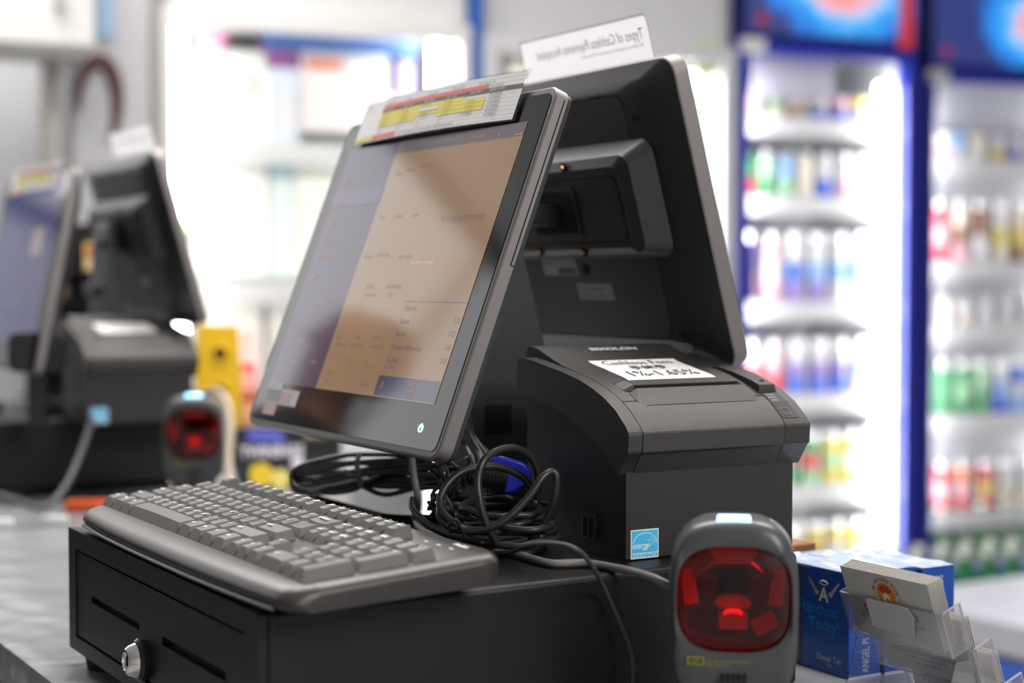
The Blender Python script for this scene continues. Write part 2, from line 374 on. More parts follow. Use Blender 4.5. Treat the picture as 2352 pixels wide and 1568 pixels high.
    ro = rr(0, 0, W2, H2, .016, 6)
    c = MB(); c.loft([[fb0(a, u, -.014) for a, u in ro], [fb0(a, u, -.001) for a, u in ro], [fb0(a, u, 0) for a, u in rr(.001, .001, W2 - .001, H2 - .001, .015, 6)]]); cs = c.build('customer_screen', m_band, r, ang=30)
    sh = MB(); R1 = rr(.0015, .0015, W2 - .0015, H2 - .0015, .0145, 6); R2 = rr(.024, .02, W2 - .024, H2 - .012, .012, 6); R25 = rr(.043, .024, W2 - .043, H2 - .0155, .012, 6); R3 = rr(.0605, -.0+.026, W2 - .0605, H2 - .0215, .012, 6)
    sh.loft([[fb0(a, u, .0004) for a, u in R1], [fb0(a, u, .0075) for a, u in R2], [fb0(a, u, .0105) for a, u in R25], [fb0(a, u, .0115) for a, u in R3], [fb0(a, u, .0098) for a, u in R3]]); sh.build('back_shell', m_hous, cs, ang=22)
    pn = MB(); pn.prism(rr(.062, .0275, W2 - .062, H2 - .023, .0115, 6), .0098, .0112, fn=fb0); pn.build('back_panel', m_darkgrey, cs)
    for x in (.0994, .17): MB().prism([(x - .008, .2355), (x + .008, .2355), (x + .008, .2375), (x - .008, .2375)], .0115, .0122, fn=fb0).build('vent_slot', m_slot, cs)
    bx = MB(); o1 = rr(.034, .0985, W2 - .034, .198, .014, 6); o2 = rr(.046, .1065, W2 - .046, .189, .012, 6); o3 = rr(.0625, .117, W2 - .0625, .1745, .009, 6)
    bx.loft([[fb0(a, u, .0115) for a, u in o1], [fb0(a, u, .030) for a, u in o2], [fb0(a, u, .034) for a, u in rr(.056, .1125, W2 - .056, .181, .01, 6)], [fb0(a, u, .0335) for a, u in o3]]); mb_ = bx.build('mount_box', m_darkgrey, cs, ang=22)
    ln = MB(); ln.tube([fb0(a, u, .0337) for a, u in rr(.0635, .118, W2 - .0635, .1735, .009, 6)], .0006, 5, closed=True); ln.build('panel_seam', m_slot, mb_)
    sk = MB(); sk.prism(rr(.128, .124, .200, .167, .003, 3), .0336, .0350, fn=fb0); sk.build('socket_frame', m_hous, mb_)
    sk = MB(); sk.prism(rr(.131, .127, .198, .164, .003, 3), .0350, .0352, fn=fb0); sk.build('socket', m_slot, mb_, label='recessed black connector socket')
    mbz = mat('brass', (.75, .42, .12), .3, metal=1)
    for a, u in ((.1345, .1845), (.2018, .1113), (.1322, .1098)):
        s_ = MB(); s_.lathe([(.0042, .0325), (.0042, .0345), (.0022, .0345), (.002, .0352), (.0001, .0352)], 12, fn=lambda x, y, w: fb0(a + x, u + y, w)); ho = s_.build('screw_well', m_slot, mb_)
        s_ = MB(); s_.lathe([(.0022, .034), (.0018, .0362), (.0001, .0364)], 10, fn=lambda x, y, w: fb0(a + x, u + y, w)); s_.build('brass_insert', mbz, mb_)
    for a, u in ((.0486, .2135), (.0473, .0299)):
        MB().lathe([(.004, .0085), (.004, .0114), (.0001, .0108)], 14, fn=lambda x, y, w: fb0(a + x, u + y, w)).build('screw', m_slot, cs)
    MB().lathe([(.006, .0110), (.006, .0116), (.0001, .0116)], 14, fn=lambda x, y, w: fb0(.1702 + x, .0885 + y * .9, w)).build('hole', m_slot, cs)
    m_lab = mat('grey_label', (.42, .42, .43), .5)
    tf = lambda p, q, w: fb0(-p, q, w)
    lb = MB(); lb.quad(.183, .0835, .2395, .0985, .0116, 0, fb0); lb.quad(.187, .0845, .214, .0905, .0118, 1, fb0)
    for i in range(7): lb.quad(.188 + i * .0037, .0848, .190 + i * .0037, .0902, .0119, 0 if i % 2 else 1, fb0)
    lb.text('S/N 0021', .004, -.236, .0935, .0118, 1, tf); lb.build('barcode_label', [m_lab, m_ink], cs)
    lb = MB(); lb.quad(.135, .0608, .190, .0757, .0116, 0, fb0); lb.text('Warranty Void If Seal', .0042, -.187, .0695, .0118, 1, tf, sx=1.05); lb.text('Is Broken Or Removed', .0042, -.187, .0635, .0118, 1, tf, sx=1.0)
    lb.build('warranty_label', [m_lab, m_ink], cs)
    # ---- stand
    P_ = lambda x, y, z: (x - SB[0], y - SB[1], z - ZD)
    bs = MB(); bs.prism(rr(.228, .262, .43, .465, .03, 8), .0005, .0085, fn=lambda x, y, w: (x - SB[0], y - SB[1], w)); bs.build('base_plate', m_blackgloss, r, bevel=.002, label='glossy black base plate')
    pl = MB(); prof = [(.322, 1.02), (.308, 1.060), (.300, 1.085), (.296, 1.120), (.300, 1.20), (.318, 1.30), (.336, 1.30), (.350, 1.23), (.371, 1.154), (.400, 1.06), (.405, 1.02)]
    pl.prism(prof, .262, .352, fn=lambda x, z, y: P_(x, y, z)); ps = pl.build('stand', mat('stand_plastic', (.04, .04, .043), .45), r, bevel=.006, seg=3)
    pr_ = MB(); pr_.box(*P_(.312, .2600, 1.084), *P_(.336, .2625, 1.108)); pr_.build('cable_port', m_slot, ps)
    for z in (1.19, 1.26):
        a = MB(); a.box(*P_(.27 if z < 1.2 else .30, .275, z), *P_(.335 if z < 1.2 else .40, .335, z + .018)); a.build('hinge_arm', m_black, ps, bevel=.003)
    return r
terminal = make_terminal()

# ================================================================== LAMINATED CHART + PAYMENT SIGN
def make_chart():
    r = root('rate_chart', L2W(.27, .27, 1.33), TH, 'laminated colour table of charges clipped along the top of the beige lit screen', 'sign')
    t = R(20.97); c_, s_ = math.cos(t), math.sin(t)
    def fa(a, u, n):
        w = n + .0035 + .004 * (1 - ((a - .185) / .14) ** 2) + .0 * u
        return (.1725 + u * s_ - w * c_ - .27, .0917 + a - .27, 1.086 + u * c_ + w * s_ - 1.33)
    def grid(mb, a0, u0, a1, u1, n, mi, k=14):
        for i in range(k):
            b0, b1 = a0 + (a1 - a0) * i / k, a0 + (a1 - a0) * (i + 1) / k; mb.quad(b0, u0, b1, u1, n, mi, fa)
    film = MB(); grid(film, .0435, .262, .324, .3055, 0, 0)
    film.build('laminate_film', clear('laminate', (.80, .80, .80), .005, .3, .03), r)
    A0, A1, U0, U1 = .0475, .3205, .2635, .3035
    p = MB(); grid(p, A0, U0, A1, U1, .0002, 0)
    nr = 11; dh = (U1 - .0015 - U0) / nr; cw = (A1 - A0) / 7.2
    cells = []
    def cell(c0, c1, row, mi): grid(p, A1 - c1 * cw, U1 - (row + 1) * dh, A1 - c0 * cw, U1 - row * dh, .0004, mi, max(2, int(c1 - c0) * 2))
    cell(1.1, 5.9, 2, 1); cell(1.1, 7.2, 3, 2); cell(1.1, 5.0, 4, 3); cell(1.1, 5.9, 5, 3); cell(1.1, 5.9, 6, 3); cell(1.1, 3.0, 7, 3); cell(4.0, 5.9, 7, 3)
    cell(0, 1.0, 10, 3); cell(1.0, 2.2, 10, 1)
    grid(p, A1 - 4.0 * cw, U1 - 6 * dh, A1 - 3.1 * cw, U1 - 5 * dh, .0006, 0, 2)
    for k in range(nr + 1): grid(p, A0 + .001, U1 - k * dh - .0001, A1 - 1.1 * cw * (k not in (10, 11)), U1 - k * dh + .0001, .0007, 4)
    T = lambda s, sz, a, u, mi, sx=1: p.text(s, sz, -a, u, .0008, mi, fn=lambda q, v, w: fa(-q, v, w), sx=sx)
    for i, s in enumerate(('Others', 'Others More', 'Diners', 'Credit Card', 'More than $20', 'Others Main for $10')): T(s, .0030, A1 - (.1 + i * 1.05 + .1) * cw, U1 - 1.8 * dh, 4)
    T('NO CHARGE', .0030, A1 - 6.0 * cw, U1 - 2.8 * dh, 4)
    for i in range(1, 6): T('MIN 1-10 PW', .0028, A1 - (.25 + i) * cw, U1 - 3.8 * dh, 0)
    T('ABOVE 1-10 PW', .0030, A1 - 6.0 * cw, U1 - 3.8 * dh, 0)
    for k in range(4, 10): T('NO CHARGE', .0030, A1 - 6.05 * cw, U1 - (k + .8) * dh, 4)
    for k in range(4, 8):
        for i in range(1, 5 if k == 4 else 6):
            if k == 5 and i == 3: continue
            T('extra charge', .0026, A1 - (.2 + i) * cw, U1 - (k + .75) * dh, 5)
    for k in (8, 9):
        for i in range(1, 5): T('charge', .0028, A1 - (.15 + i) * cw, U1 - (k + .8) * dh, 1, .8)
        T('NO CHARGE', .0028, A1 - 5.1 * cw, U1 - (8 + .8) * dh, 4)
    T('amount must be signed.  *Card must be signed.  *Signature must be similar', .0030, A1 - 2.4 * cw, U1 - 10.8 * dh, 4, 1.05)
    T('visa etc', .003, A1 - .2 * cw, U1 - 2.8 * dh, 6)
    p.build('printed_table', [mat('chart_white', (.72, .72, .73), .5), mat('chart_red', (.75, .09, .07), .5), mat('chart_black', (.05, .045, .045), .5), mat('chart_yellow', (.75, .66, .06), .5), mat('chart_ink', (.06, .06, .07), .6), mat('chart_brown', (.35, .28, .03), .6), mat('chart_grey', (.4, .4, .42), .6)], r)
    return r
chart = make_chart()
def make_sign():
    r = root('payment_sign', L2W(.40, .28, 1.40), TH, 'white laminated paper sign with reversed writing behind the customer screen in front', 'sign')
    t = -R(15.5); c_, s_ = math.cos(t), math.sin(t)
    def fb(a, u, n): return (.4660 + u * s_ - n * c_ - .40, .12 + a - .28, 1.1398 + u * c_ + n * s_ - 1.40)
    p = MB(); sh = [(.050, .235), (.238, .23), (.2458, .2945), (.048, .2925)]
    p.flat(rr(.049, .22, .243, .2930, .004, 3), -.0202, 0, fb)
    p.build('paper', paper('sign_paper', (.95, .95, .98), .72), r)
    w = MB(); f2 = lambda q, v, w_: fb(q, v, w_)         # printed for the customers, so mirrored from here
    w.text('Types of Cashless Payments Accepted', .0125, .056, .2755, -.0197, 0, f2, sx=.84)
    w.text('All cards are accepted for purchases at this counter', .0042, .058, .2690, -.0197, 0, f2, sx=1.05)
    w.build('printed_text', mat('showthrough_ink', (.42, .42, .47), .6), r)
    f = MB(); f.flat(rr(.0465, .217, .2455, .2955, .005, 3), -.0192, 0, fb); f.build('laminate_film', clear('laminate', (.80, .80, .80), .005, .3, .03), r)
    return r
sign = make_sign()

# ================================================================== RECEIPT PRINTER
def make_printer():
    r = root('receipt_printer', Vector((PO[0], PO[1], ZD)), PT, 'black receipt printer with white fee label on its lid, at the front', 'receipt printer')
    Wp = .152
    prof = [(-.0125, .0925), (-.0085, .0975), (.0055, .1085), (.0200, .1160), (.0356, .1220), (.0550, .1275), (.0783, .1318), (.1000, .1350), (.1192, .1380), (.136, .1400), (.1440, .1396)]
    def zs(y):
        for a, b in zip(prof, prof[1:]):
            if y <= b[0]: return a[1] + (b[1] - a[1]) * (y - a[0]) / (b[0] - a[0])
        return prof[-1][1]
    arc = [(.1425, .1115), (.12, .1095), (.095, .1055), (.07, .099), (.045, .0895), (.022, .0785), (.004, .0665)]
    body = [(0, 0), (.1400, 0), (.1405, .112)] + arc[1:-1] + [(.0, .068)]
    b = MB(); sid = lambda y, z, x: (x, y, z)
    b.prism(body, .0005, Wp - .0005, fn=sid); bd = b.build('body', m_prtd, r, bevel=.002)
    # shoulder: shell that wraps front and sides, lower edge sweeps down to the front
    sec = [(.1435, .1115)] + arc[1:-1] + [(.0015, .0615), (-.0095, .0775), (-.0115, .0785)] + prof[:-1] + [(.1455, .1385), (.1465, .13), (.1455, .1115)]
    def shell(x0, x1, dz=0, y_from=None, y_to=None):
        m = MB(); m.prism([(y, z + (dz if z > .09 else 0)) for y, z in sec], x0, x1, fn=sid); return m
    shell(-.0055, .0062).build('left_shoulder', m_prt, r, bevel=.0015)
    shell(.1345, .1580).build('right_shoulder', m_prt, r, bevel=.0012)
    # centre: front cover and paper lid, with a real gap between them
    fc = [(.0015, .0605), (-.0095, .0775), (-.0122, .0785)] + [p for p in prof if p[0] < .0145] + [(.0142, zs(.0142)), (.0142, .0605)]
    m = MB(); m.prism(fc, .0068, .1339, fn=sid); m.build('front_cover', m_prt, r, bevel=.0008)
    up = lambda y: .0 + .009 * max(0, (y - .09) / .055) ** 1.4
    lc = [(.0149, .09)] + [(.0149, zs(.0149))] + [(y, z + up(y)) for y, z in prof if y > .0149] + [(.150, zs(.144) + .0088), (.1535, .142), (.1525, .1115), (.14, .09)]
    m = MB(); m.prism(lc, .0068, .1339, fn=sid); lid = m.build('paper_lid', m_prt, r, bevel=.0008)
    lp = [(.0149, zs(.0149))] + [(y, z + up(y)) for y, z in prof if y > .0149]
    def zl(y):
        for a, b_ in zip(lp, lp[1:]):
            if y <= b_[0]: return a[1] + (b_[1] - a[1]) * (y - a[0]) / (b_[0] - a[0])
        return lp[-1][1]
    # tear bar ridge and exit slot
    tb = MB()
    tb.loft([[(x, y, zs(y) + h) for y, h in pr] for x, pr in ((.0175, [(.045, -.001), (.0445, .0002), (.041, .0004), (.030, .0004), (.028, -.001)]), (.0250, [(.045, -.001), (.0445, .0002), (.040, .0034), (.0275, .0052), (.0272, -.003)]), (.1200, [(.045, -.001), (.0445, .0002), (.040, .0034), (.0275, .0052), (.0272, -.003)]), (.1275, [(.045, -.001), (.0445, .0002), (.041, .0004), (.030, .0004), (.028, -.001)]))])
    tb.loft([[(x, y, zs(y) + h) for y, h in pr] for x, pr in ((.0190, [(.0236, -.002), (.0236, .0008), (.012, .0002), (.0065, -.001)]), (.0245, [(.0232, -.002), (.0232, .0046), (.0215, .0051), (.0085, .0004)]), (.1205, [(.0232, -.002), (.0232, .0046), (.0215, .0051), (.0085, .0004)]), (.1262, [(.0236, -.002), (.0236, .0008), (.012, .0002), (.0065, -.001)]))])
    tb.build('tear_bar', m_prt, r, ang=20)
    sl = MB(); sl.add([(.0245, .0270, zs(.027) + .0012), (.1212, .0270, zs(.027) + .0012), (.1212, .0238, zs(.0238) + .0010), (.0245, .0238, zs(.0238) + .0010)], [(0, 1, 2, 3)]); sl.add([(.0252, .02735, zs(.0275) - .002), (.1198, .02735, zs(.0275) - .002), (.1198, .02740, zs(.0275) + .0046), (.0252, .02740, zs(.0275) + .0046)], [(0, 1, 2, 3)]); sl.build('paper_slot', m_slot, r)
    # fee label
    lb = MB(); ysl = [.0475, .0550, .0783, .1000, .1055]
    for a_, c_ in zip(ysl, ysl[1:]): lb.add([(.0345, a_, zl(a_) + .0004), (.1155, a_, zl(a_) + .0004), (.1155, c_, zl(c_) + .0004), (.0345, c_, zl(c_) + .0004)], [(0, 1, 2, 3)])
    ft = lambda x, y, w: (x, y, zl(y) + .0008); KY = (.0550, .0783, .1000)
    lb.text('Cashless Fees', .0150, .0750, .0925, 0, 1, ft, 'CENTER', .78, cuts=KY); lb.text('手续费', .0120, .0750, .0770, 0, 1, ft, 'CENTER', .95, bold=.0002, cuts=KY); lb.text('1%-1.65%', .0215, .0750, .0560, 0, 1, ft, 'CENTER', .78, cuts=KY)
    ln = .0004
    for q in ((.0341, .0473, .0341 + ln, .1057), (.1155, .0473, .1159, .1057)): lb.add([(q[0], q[1], zl(q[1]) + .0005), (q[2], q[1], zl(q[1]) + .0005), (q[2], q[3], zl(q[3]) + .0005), (q[0], q[3], zl(q[3]) + .0005)], [(0, 1, 2, 3)], 1)
    lb.build('fee_label', [mat('label_white', (.85, .85, .86), .5), m_ink], lid, label='white label reading Cashless Fees 1%-1.65%')
    lg = MB(); lg.text('BIXOLON', .0075, .074, .127, 0, 0, ft, 'CENTER', 1.35, bold=.0003); lg.build('logo', mat('logo_silver', (.6, .6, .62), .35), lid)
    # lever and button panel on the right shoulder
    lv = MB(); zt = lambda y: zs(y) + .0008
    lv.loft([[(.1335 + (0 if y > .03 else -.0005), y, zt(y) - .001), (.1335, y, zt(y) + h), (.1485, y, zt(y) + h), (.150, y, zt(y) - .001)] for y, h in ((.078, 0), (.072, .0012), (.05, .0024), (.03, .0040), (.0185, .0052), (.0180, .0036))])
    lv.build('lid_lever', m_prt, r, ang=25)
    ar = MB(); ar.add([(.139, .0275, zt(.0275) + .0048), (.1455, .0275, zt(.0275) + .0048), (.142, .0235, zt(.0235) + .0056)], [(0, 1, 2)]); ar.build('lever_arrow', m_slot, r)
    pn = MB(); pp = [.0175, .012, .006, .0, -.006, -.0085]
    for a_, c_ in zip(pp, pp[1:]): pn.add([(.1352, a_, zs(a_) + .0004), (.1505, a_, zs(a_) + .0004), (.1505, c_, zs(c_) + .0004), (.1352, c_, zs(c_) + .0004)], [(0, 3, 2, 1)])
    fp = lambda x, y, w: (x, y, zs(y) + .0007)
    for i, s in enumerate(('POWER', 'ERROR', 'PAPER')): pn.text(s, .0026, .1365, .0135 - i * .0036, 0, 1, fp, sx=.9)
    pb = pn.build('button_panel', [mat('panel_black', (.012, .012, .014), .6), mat('panel_print', (.3, .3, .31), .5)], r)
    bt = MB(); bt.tube([fp(x, y, 0) for x, y in rr(.1385, -.0062, .1455, -.0008, .0006, 2)], .0003, 4, 0, closed=True); bt.build('feed_button', mat('panel_print', (.3, .3, .31), .5), r)
    gv = MB()
    for a_, c_ in zip(pp, pp[1:]): gv.add([(.1508, a_ + .002, zs(a_) + .0006), (.1525, a_ + .002, zs(a_) + .0006), (.1525, c_ + .002, zs(c_) + .0006), (.1508, c_ + .002, zs(c_) + .0006)], [(0, 3, 2, 1)])
    gv.build('side_groove', m_slot, r)
    # energy sticker on the front
    ff = lambda x, z, w: (x, -w, z)
    es = MB(); es.prism(rr(.0045, .0012, .0287, .0222, .0006, 2), 0, .0002, 0, ff); es.quad(.0053, .0054, .0279, .0214, .0003, 1, ff); es.quad(.0053, .0020, .0279, .0048, .0003, 1, ff)
    es.text('ENERGY STAR', .0033, .0166, .0023, .0004, 0, ff, 'CENTER', .98); es.text('energy', .0068, .0058, .0085, .0004, 0, ff, 'LEFT', .75, bold=.0001)
    ac = [(.0166 + .0105 * math.cos(R(t)), .0108 + .0088 * math.sin(R(t))) for t in range(10, 171, 16)]
    es.tube([ff(x, z, .0003) for x, z in ac], .00035, 4, 0)
    stp = [(.0222 + (.0046 if k % 2 == 0 else .0019) * math.sin(R(36 * k)), .0125 + (.0044 if k % 2 == 0 else .0018) * math.cos(R(36 * k))) for k in range(10)]
    es.tube([ff(x, z, .0004) for x, z in stp], .00028, 4, 0, closed=True)
    for k in range(3): es.tube([ff(.015 + .0016 * k, .0075, .0004), ff(.0175 + .0016 * k, .0115, .0004)], .0003, 4, 0)
    es.build('energy_sticker', [mat('sticker_white', (.8, .8, .82), .5), mat('sticker_blue', s2l(70, 190, 235), .45)], r, label='small blue and white square energy sticker')
    us = MB(); us.prism(rr(.0395, .010, .0585, .029, .001, 2), -.0002, .0012, 0, lambda y, z, x: (.0005 - x, y, z)); us.build('port_frame', m_prt, r)
    for y in (.0425, .0505): MB().prism(rr(y, .0115, y + .0045, .0255, .0003, 1), .001, .0014, 0, lambda y_, z, x: (.0005 - x, y_, z)).build('usb_port', m_slot, r)
    return r
printer = make_printer()

# ================================================================== BARCODE SCANNER
def make_scanner():
    r = root('barcode_scanner', Vector((.1365, .985, ZC)), R(-7), 'large upright barcode scanner with red window beside the blue boxes', 'barcode scanner')
    ty = R(-6)
    def T(x, z, d):                                    # z above counter, d depth to the back
        zz = z - .11; return (x, d * math.cos(ty) + zz * math.sin(-ty) * -1 * .6, .11 + zz + d * .1)
    def se(w, h, n=40, e=3.2, ez=0):
        out = []
        for k in range(n):
            a = 2 * math.pi * k / n; c, s = math.cos(a), math.sin(a)
            out.append((w * math.copysign(abs(c) ** (2 / e), c), h * math.copysign(abs(s) ** (2 / e), s)))
        return out
    zc = .1045; H_ = .0585
    def outline(k, dz=0, e=3.4):                       # tall rounded head, chin lower
        return [(x, z + zc + dz) for x, z in se(.0402 * k, H_ * k + 0, 48, e)]
    m_sc = mat('scanner_grey', (.058, .060, .064), .33)
    b = MB(); rings = []
    for k, d in ((.93, .0035), (.985, .006), (1.0, .014), (.99, .03), (.93, .048), (.8, .06), (.55, .066)):
        rings.append([T(x, z, d) for x, z in outline(k)])
    b.loft(rings, caps=False); hd = b.build('head', m_sc, r, ang=60)
    fr = MB(); win = [(x, z + .1155) for x, z in se(.0352, .0335, 48, 3.0)]; mid = [(x, z + .1125) for x, z in se(.0375, .0405, 48, 3.3)]
    fr.loft([[T(x, z, .0030) for x, z in outline(.93)], [T(x, z, -.0005) for x, z in [(q[0] * .965, q[1]) for q in mid]], [T(x, z, .0005) for x, z in win], [T(x, z, .006) for x, z in win]], caps=False)
    fr.build('front_bezel', m_sc, hd, ang=60)
    # cavity with mirrors behind a red window, laser light put in as their own glow
    mr = mat('red_dark', (.05, .001, .001), .3, emit=(.5, .01, .01), es=.02); mr2 = mat('red_bright', (.35, .006, .005), .2, emit=(.6, .006, .004), es=.07)
    m_mir = mat('red_mirror', (.75, .03, .03), .06, metal=1)
    cv = MB(); cv.loft([[T(x, z, .006) for x, z in win], [T(x * .8, (z - .1155) * .8 + .1155, .05) for x, z in win]], caps=False); cv.flat([(x * .8, (z - .1155) * .8 + .1155) for x, z in win], .05, 0, T); cv.build('window_cavity', mr, hd)
    q = MB()
    def mirror(x, z, w, h, rot, d, mi=0, tl=.004):
        pts = [(-w / 2, -h / 2), (w / 2, -h / 2), (w / 2, h / 2), (-w / 2, h / 2)]; c, s = math.cos(R(rot)), math.sin(R(rot))
        q.add([T(x + a * c - b_ * s, z + a * s + b_ * c, d + (tl if b_ > 0 else 0)) for a, b_ in pts], [(0, 1, 2, 3)], mi)
    mirror(0, .137, .030, .012, 0, .026, 0); mirror(-.021, .131, .018, .010, 38, .024, 1); mirror(.021, .131, .018, .010, -38, .024, 1); mirror(-.0275, .117, .009, .022, 8, .022, 0); mirror(.0275, .117, .009, .022, -8, .022, 0)
    mirror(0, .117, .020, .016, 0, .034, 2); mirror(0, .0955, .018, .010, 0, .022, 1); mirror(.020, .094, .016, .010, 30, .022, 0); mirror(-.020, .094, .016, .010, -30, .022, 2)
    q.build('mirror', [mr2, m_mir, m_slot], hd, label='red lit mirrors inside the window')
    lnz = MB(); lnz.lathe([(.0115, 0), (.0115, .004), (.008, .006), (.0001, .006)], 24, fn=lambda x, y, w: T(x, y * .45 + .106, .030 - w)); lnz.build('lens', mr2, hd)
    ar = MB(); ar.tube([T(.006 * math.cos(R(t)), .1005 + .003 * math.sin(R(t)), .020) for t in range(20, 161, 20)], .0007, 5); ar.build('laser_spot', mat('laser_red', (.8, .02, .02), .3, emit=(1, .01, .01), es=1.4), hd)
    m = bpy.data.materials.new('red_window'); m.use_nodes = True; nt = m.node_tree; nt.nodes.clear(); o = nt.nodes.new('ShaderNodeOutputMaterial')
    t_ = nt.nodes.new('ShaderNodeBsdfTransparent'); t_.inputs[0].default_value = (.85, .05, .04, 1); g = nt.nodes.new('ShaderNodeBsdfGlossy'); g.inputs['Roughness'].default_value = .04; mx = nt.nodes.new('ShaderNodeMixShader'); mx.inputs[0].default_value = .035
    nt.links.new(t_.outputs[0], mx.inputs[1]); nt.links.new(g.outputs[0], mx.inputs[2]); nt.links.new(mx.outputs[0], o.inputs[0])
    w = MB(); w.loft([[T(x * k, (z - .1155) * k + .1155, d) for x, z in win] for k, d in ((1, .0030), (.97, .0022), (.7, .0012), (.35, .0005), (.02, .0003))], caps=False); w.build('red_window', m, hd, label='glossy red scan window')
    ld = MB(); ld.loft([[T(x, z, d) for x, z in ((-.0112, .1590), (-.0100, .1655), (.0100, .1655), (.0112, .1590))] for d in (.009, .016)]); ld.build('status_light', mat('blue_led', (.3, .6, 1), .4, emit=(.22, .55, 1), es=4.5), hd, bevel=.001, label='glowing blue status light')
    yl = MB(); tf = lambda x, z, w_: T(x, z, -.0012 + w_)
    yl.quad(-.0285, .0748, -.0180, .0800, .0, 0, tf); yl.quad(-.0277, .0756, -.0188, .0792, -.0002, 1, tf); yl.text('LASER', .0030, -.0274, .0764, -.0004, 0, tf, sx=.8)
    yl.text('Laser light. Do not stare into beam', .0026, -.0168, .0766, -.0001, 0, tf, sx=.72); yl.text('Class 1 laser product', .0024, -.0168, .0742, -.0001, 0, tf, sx=.72)
    yl.build('warning_label', [mat('label_yellow', (.30, .27, .02), .5), m_darkgrey], hd, label='faint yellow warning label under the window')
    vs = MB()
    for i in range(-2, 3): vs.prism(rr(i * .0035 - .001, .0640, i * .0035 + .001, .0700, .0008, 2), -.0004, .0006, 0, tf)
    vs.build('vents', m_slot, hd)
    nk = MB(); nk.loft([[(x * .5, .028 + y * .5, z) for x, y in se(w_, d_, 24, 2.5)] for w_, d_, z in ((.06, .05, .075), (.05, .045, .045), (.05, .045, .025), (.09, .08, .012), (.1, .09, .006), (.1, .09, .0005))])
    nk.build('stand', m_darkgrey, r, ang=50)
    return r
scanner = make_scanner()

# ================================================================== CABLES AND CONNECTORS
def cable(name, pts, rad, m, label, cat='cable', closed=False, n=8, k=8, group=None):
    mb = MB(); mb.tube(spline(pts, k, closed), rad, n, closed=closed); o = mb.build(name, m, ang=60); tag(o, label, cat, group); return o
LP = lambda x, y, z: L2W(x, y, z)
# grey network cable: down from the screen, round the coil and on to the right
pts = [at(943, 1035, 1.27), at(950, 1090, 1.275), at(960, 1150, 1.275), onz(955, 1195, 1.018)] + [onz(x, y, 1.0155) for x, y in ((975, 1222), (1030, 1243), (1100, 1258), (1180, 1271), (1240, 1288), (1275, 1294), (1345, 1293), (1420, 1305), (1480, 1320))] + [onz(1520, 1336, 1.014), at(1580, 1375, 1.06), at(1620, 1450, 1.05), at(1640, 1560, 1.045)]
ethernet = cable('network_cable', pts, .0029, m_cgrey, 'thick light grey cable running below the coil of black cables to the scanner')
pts = [onz(1085, 1262, 1.0145), onz(1135, 1270, 1.0145), onz(1175, 1266, 1.02), onz(1215, 1252, 1.032), onz(1265, 1247, 1.042), onz(1315, 1257, 1.042), onz(1350, 1285, 1.032)] + [onside(x, y, -.010) for x, y in ((1385, 1345), (1425, 1435), (1448, 1500), (1452, 1560), (1438, 1650))]
cable('keyboard_cable', pts, .0016, m_cslate, 'thin slate grey cable arching over the side of the cash drawer')
# coil of black cables: loose rings lying on the drawer top
def ring(cx, cy, rx, ry, z, tx=0, ty=0, n=14, j=.003, ph=0):
    out = []
    for i in range(n):
        a = 2 * math.pi * i / n + ph; x, y = rx * math.cos(a), ry * math.sin(a)
        out.append(LP(cx + x + random.uniform(-j, j), cy + y + random.uniform(-j, j), z + tx * x + ty * y + random.uniform(-j, j) * .5))
    return out
coil = root('cable_coil', LP(.262, .115, ZD), 0, 'tangled coil of thick black cables lying between the screen and receipt printer', 'cable coil')
def strand(pts, rad, closed=False):
    mb = MB(); mb.tube([p - coil.location for p in spline(pts, 8, closed)], rad, 8, closed=closed); return mb.build('cable_loop', m_rubber, coil, ang=60)
for i in range(6):
    strand(ring(.250 + random.uniform(-.005, .004), .122 + random.uniform(-.010, .010), .030 + random.uniform(-.005, .004), .036 + random.uniform(-.006, .006), ZD + .006 + i * .0052, random.uniform(-.05, .12), random.uniform(-.1, .1), ph=i), .0027, True)
strand([at(1012, 1165, 1.16), at(1022, 1120, 1.17), at(1065, 1083, 1.18), at(1135, 1071, 1.19), at(1200, 1095, 1.20), at(1228, 1145, 1.20), at(1222, 1190, 1.19), at(1180, 1215, 1.17), at(1110, 1220, 1.155), at(1050, 1205, 1.15)], .0030, True)
strand([at(1142, 1248, 1.15), at(1118, 1205, 1.145), at(1102, 1150, 1.145), at(1098, 1100, 1.15), at(1110, 1060, 1.155), at(1140, 1036, 1.165), at(1180, 1029, 1.175), at(1218, 1048, 1.185), at(1236, 1090, 1.19), at(1232, 1150, 1.20), at(1200, 1200, 1.21)], .0030)
strand([at(1020, 1150, 1.17), at(1010, 1185, 1.16), at(1045, 1215, 1.15), at(1110, 1216, 1.145), at(1165, 1190, 1.145), at(1215, 1140, 1.15), at(1245, 1098, 1.155), at(1268, 1083, 1.16), at(1279, 1098, 1.16), at(1274, 1140, 1.16), at(1255, 1190, 1.165), at(1222, 1238, 1.17), at(1190, 1262, 1.175)], .0030)
strand([at(948, 1145, 1.22), at(950, 1170, 1.21), at(985, 1205, 1.19), at(1030, 1228, 1.175), at(1090, 1243, 1.165), at(1150, 1247, 1.165), at(1210, 1238, 1.17)], .0028)
tk = MB(); tk.tube([p - coil.location for p in spline([at(1036, 1222, 1.15), at(1032, 1205, 1.14), at(1044, 1192, 1.138), at(1056, 1205, 1.14), at(1052, 1220, 1.15)], 6)], .0014, 6)
tk.tube([p - coil.location for p in spline([at(1050, 1196, 1.138), at(1060, 1215, 1.14), at(1068, 1234, 1.145)], 6)], .0012, 6); tk.build('cable_tie', m_rubber, coil)
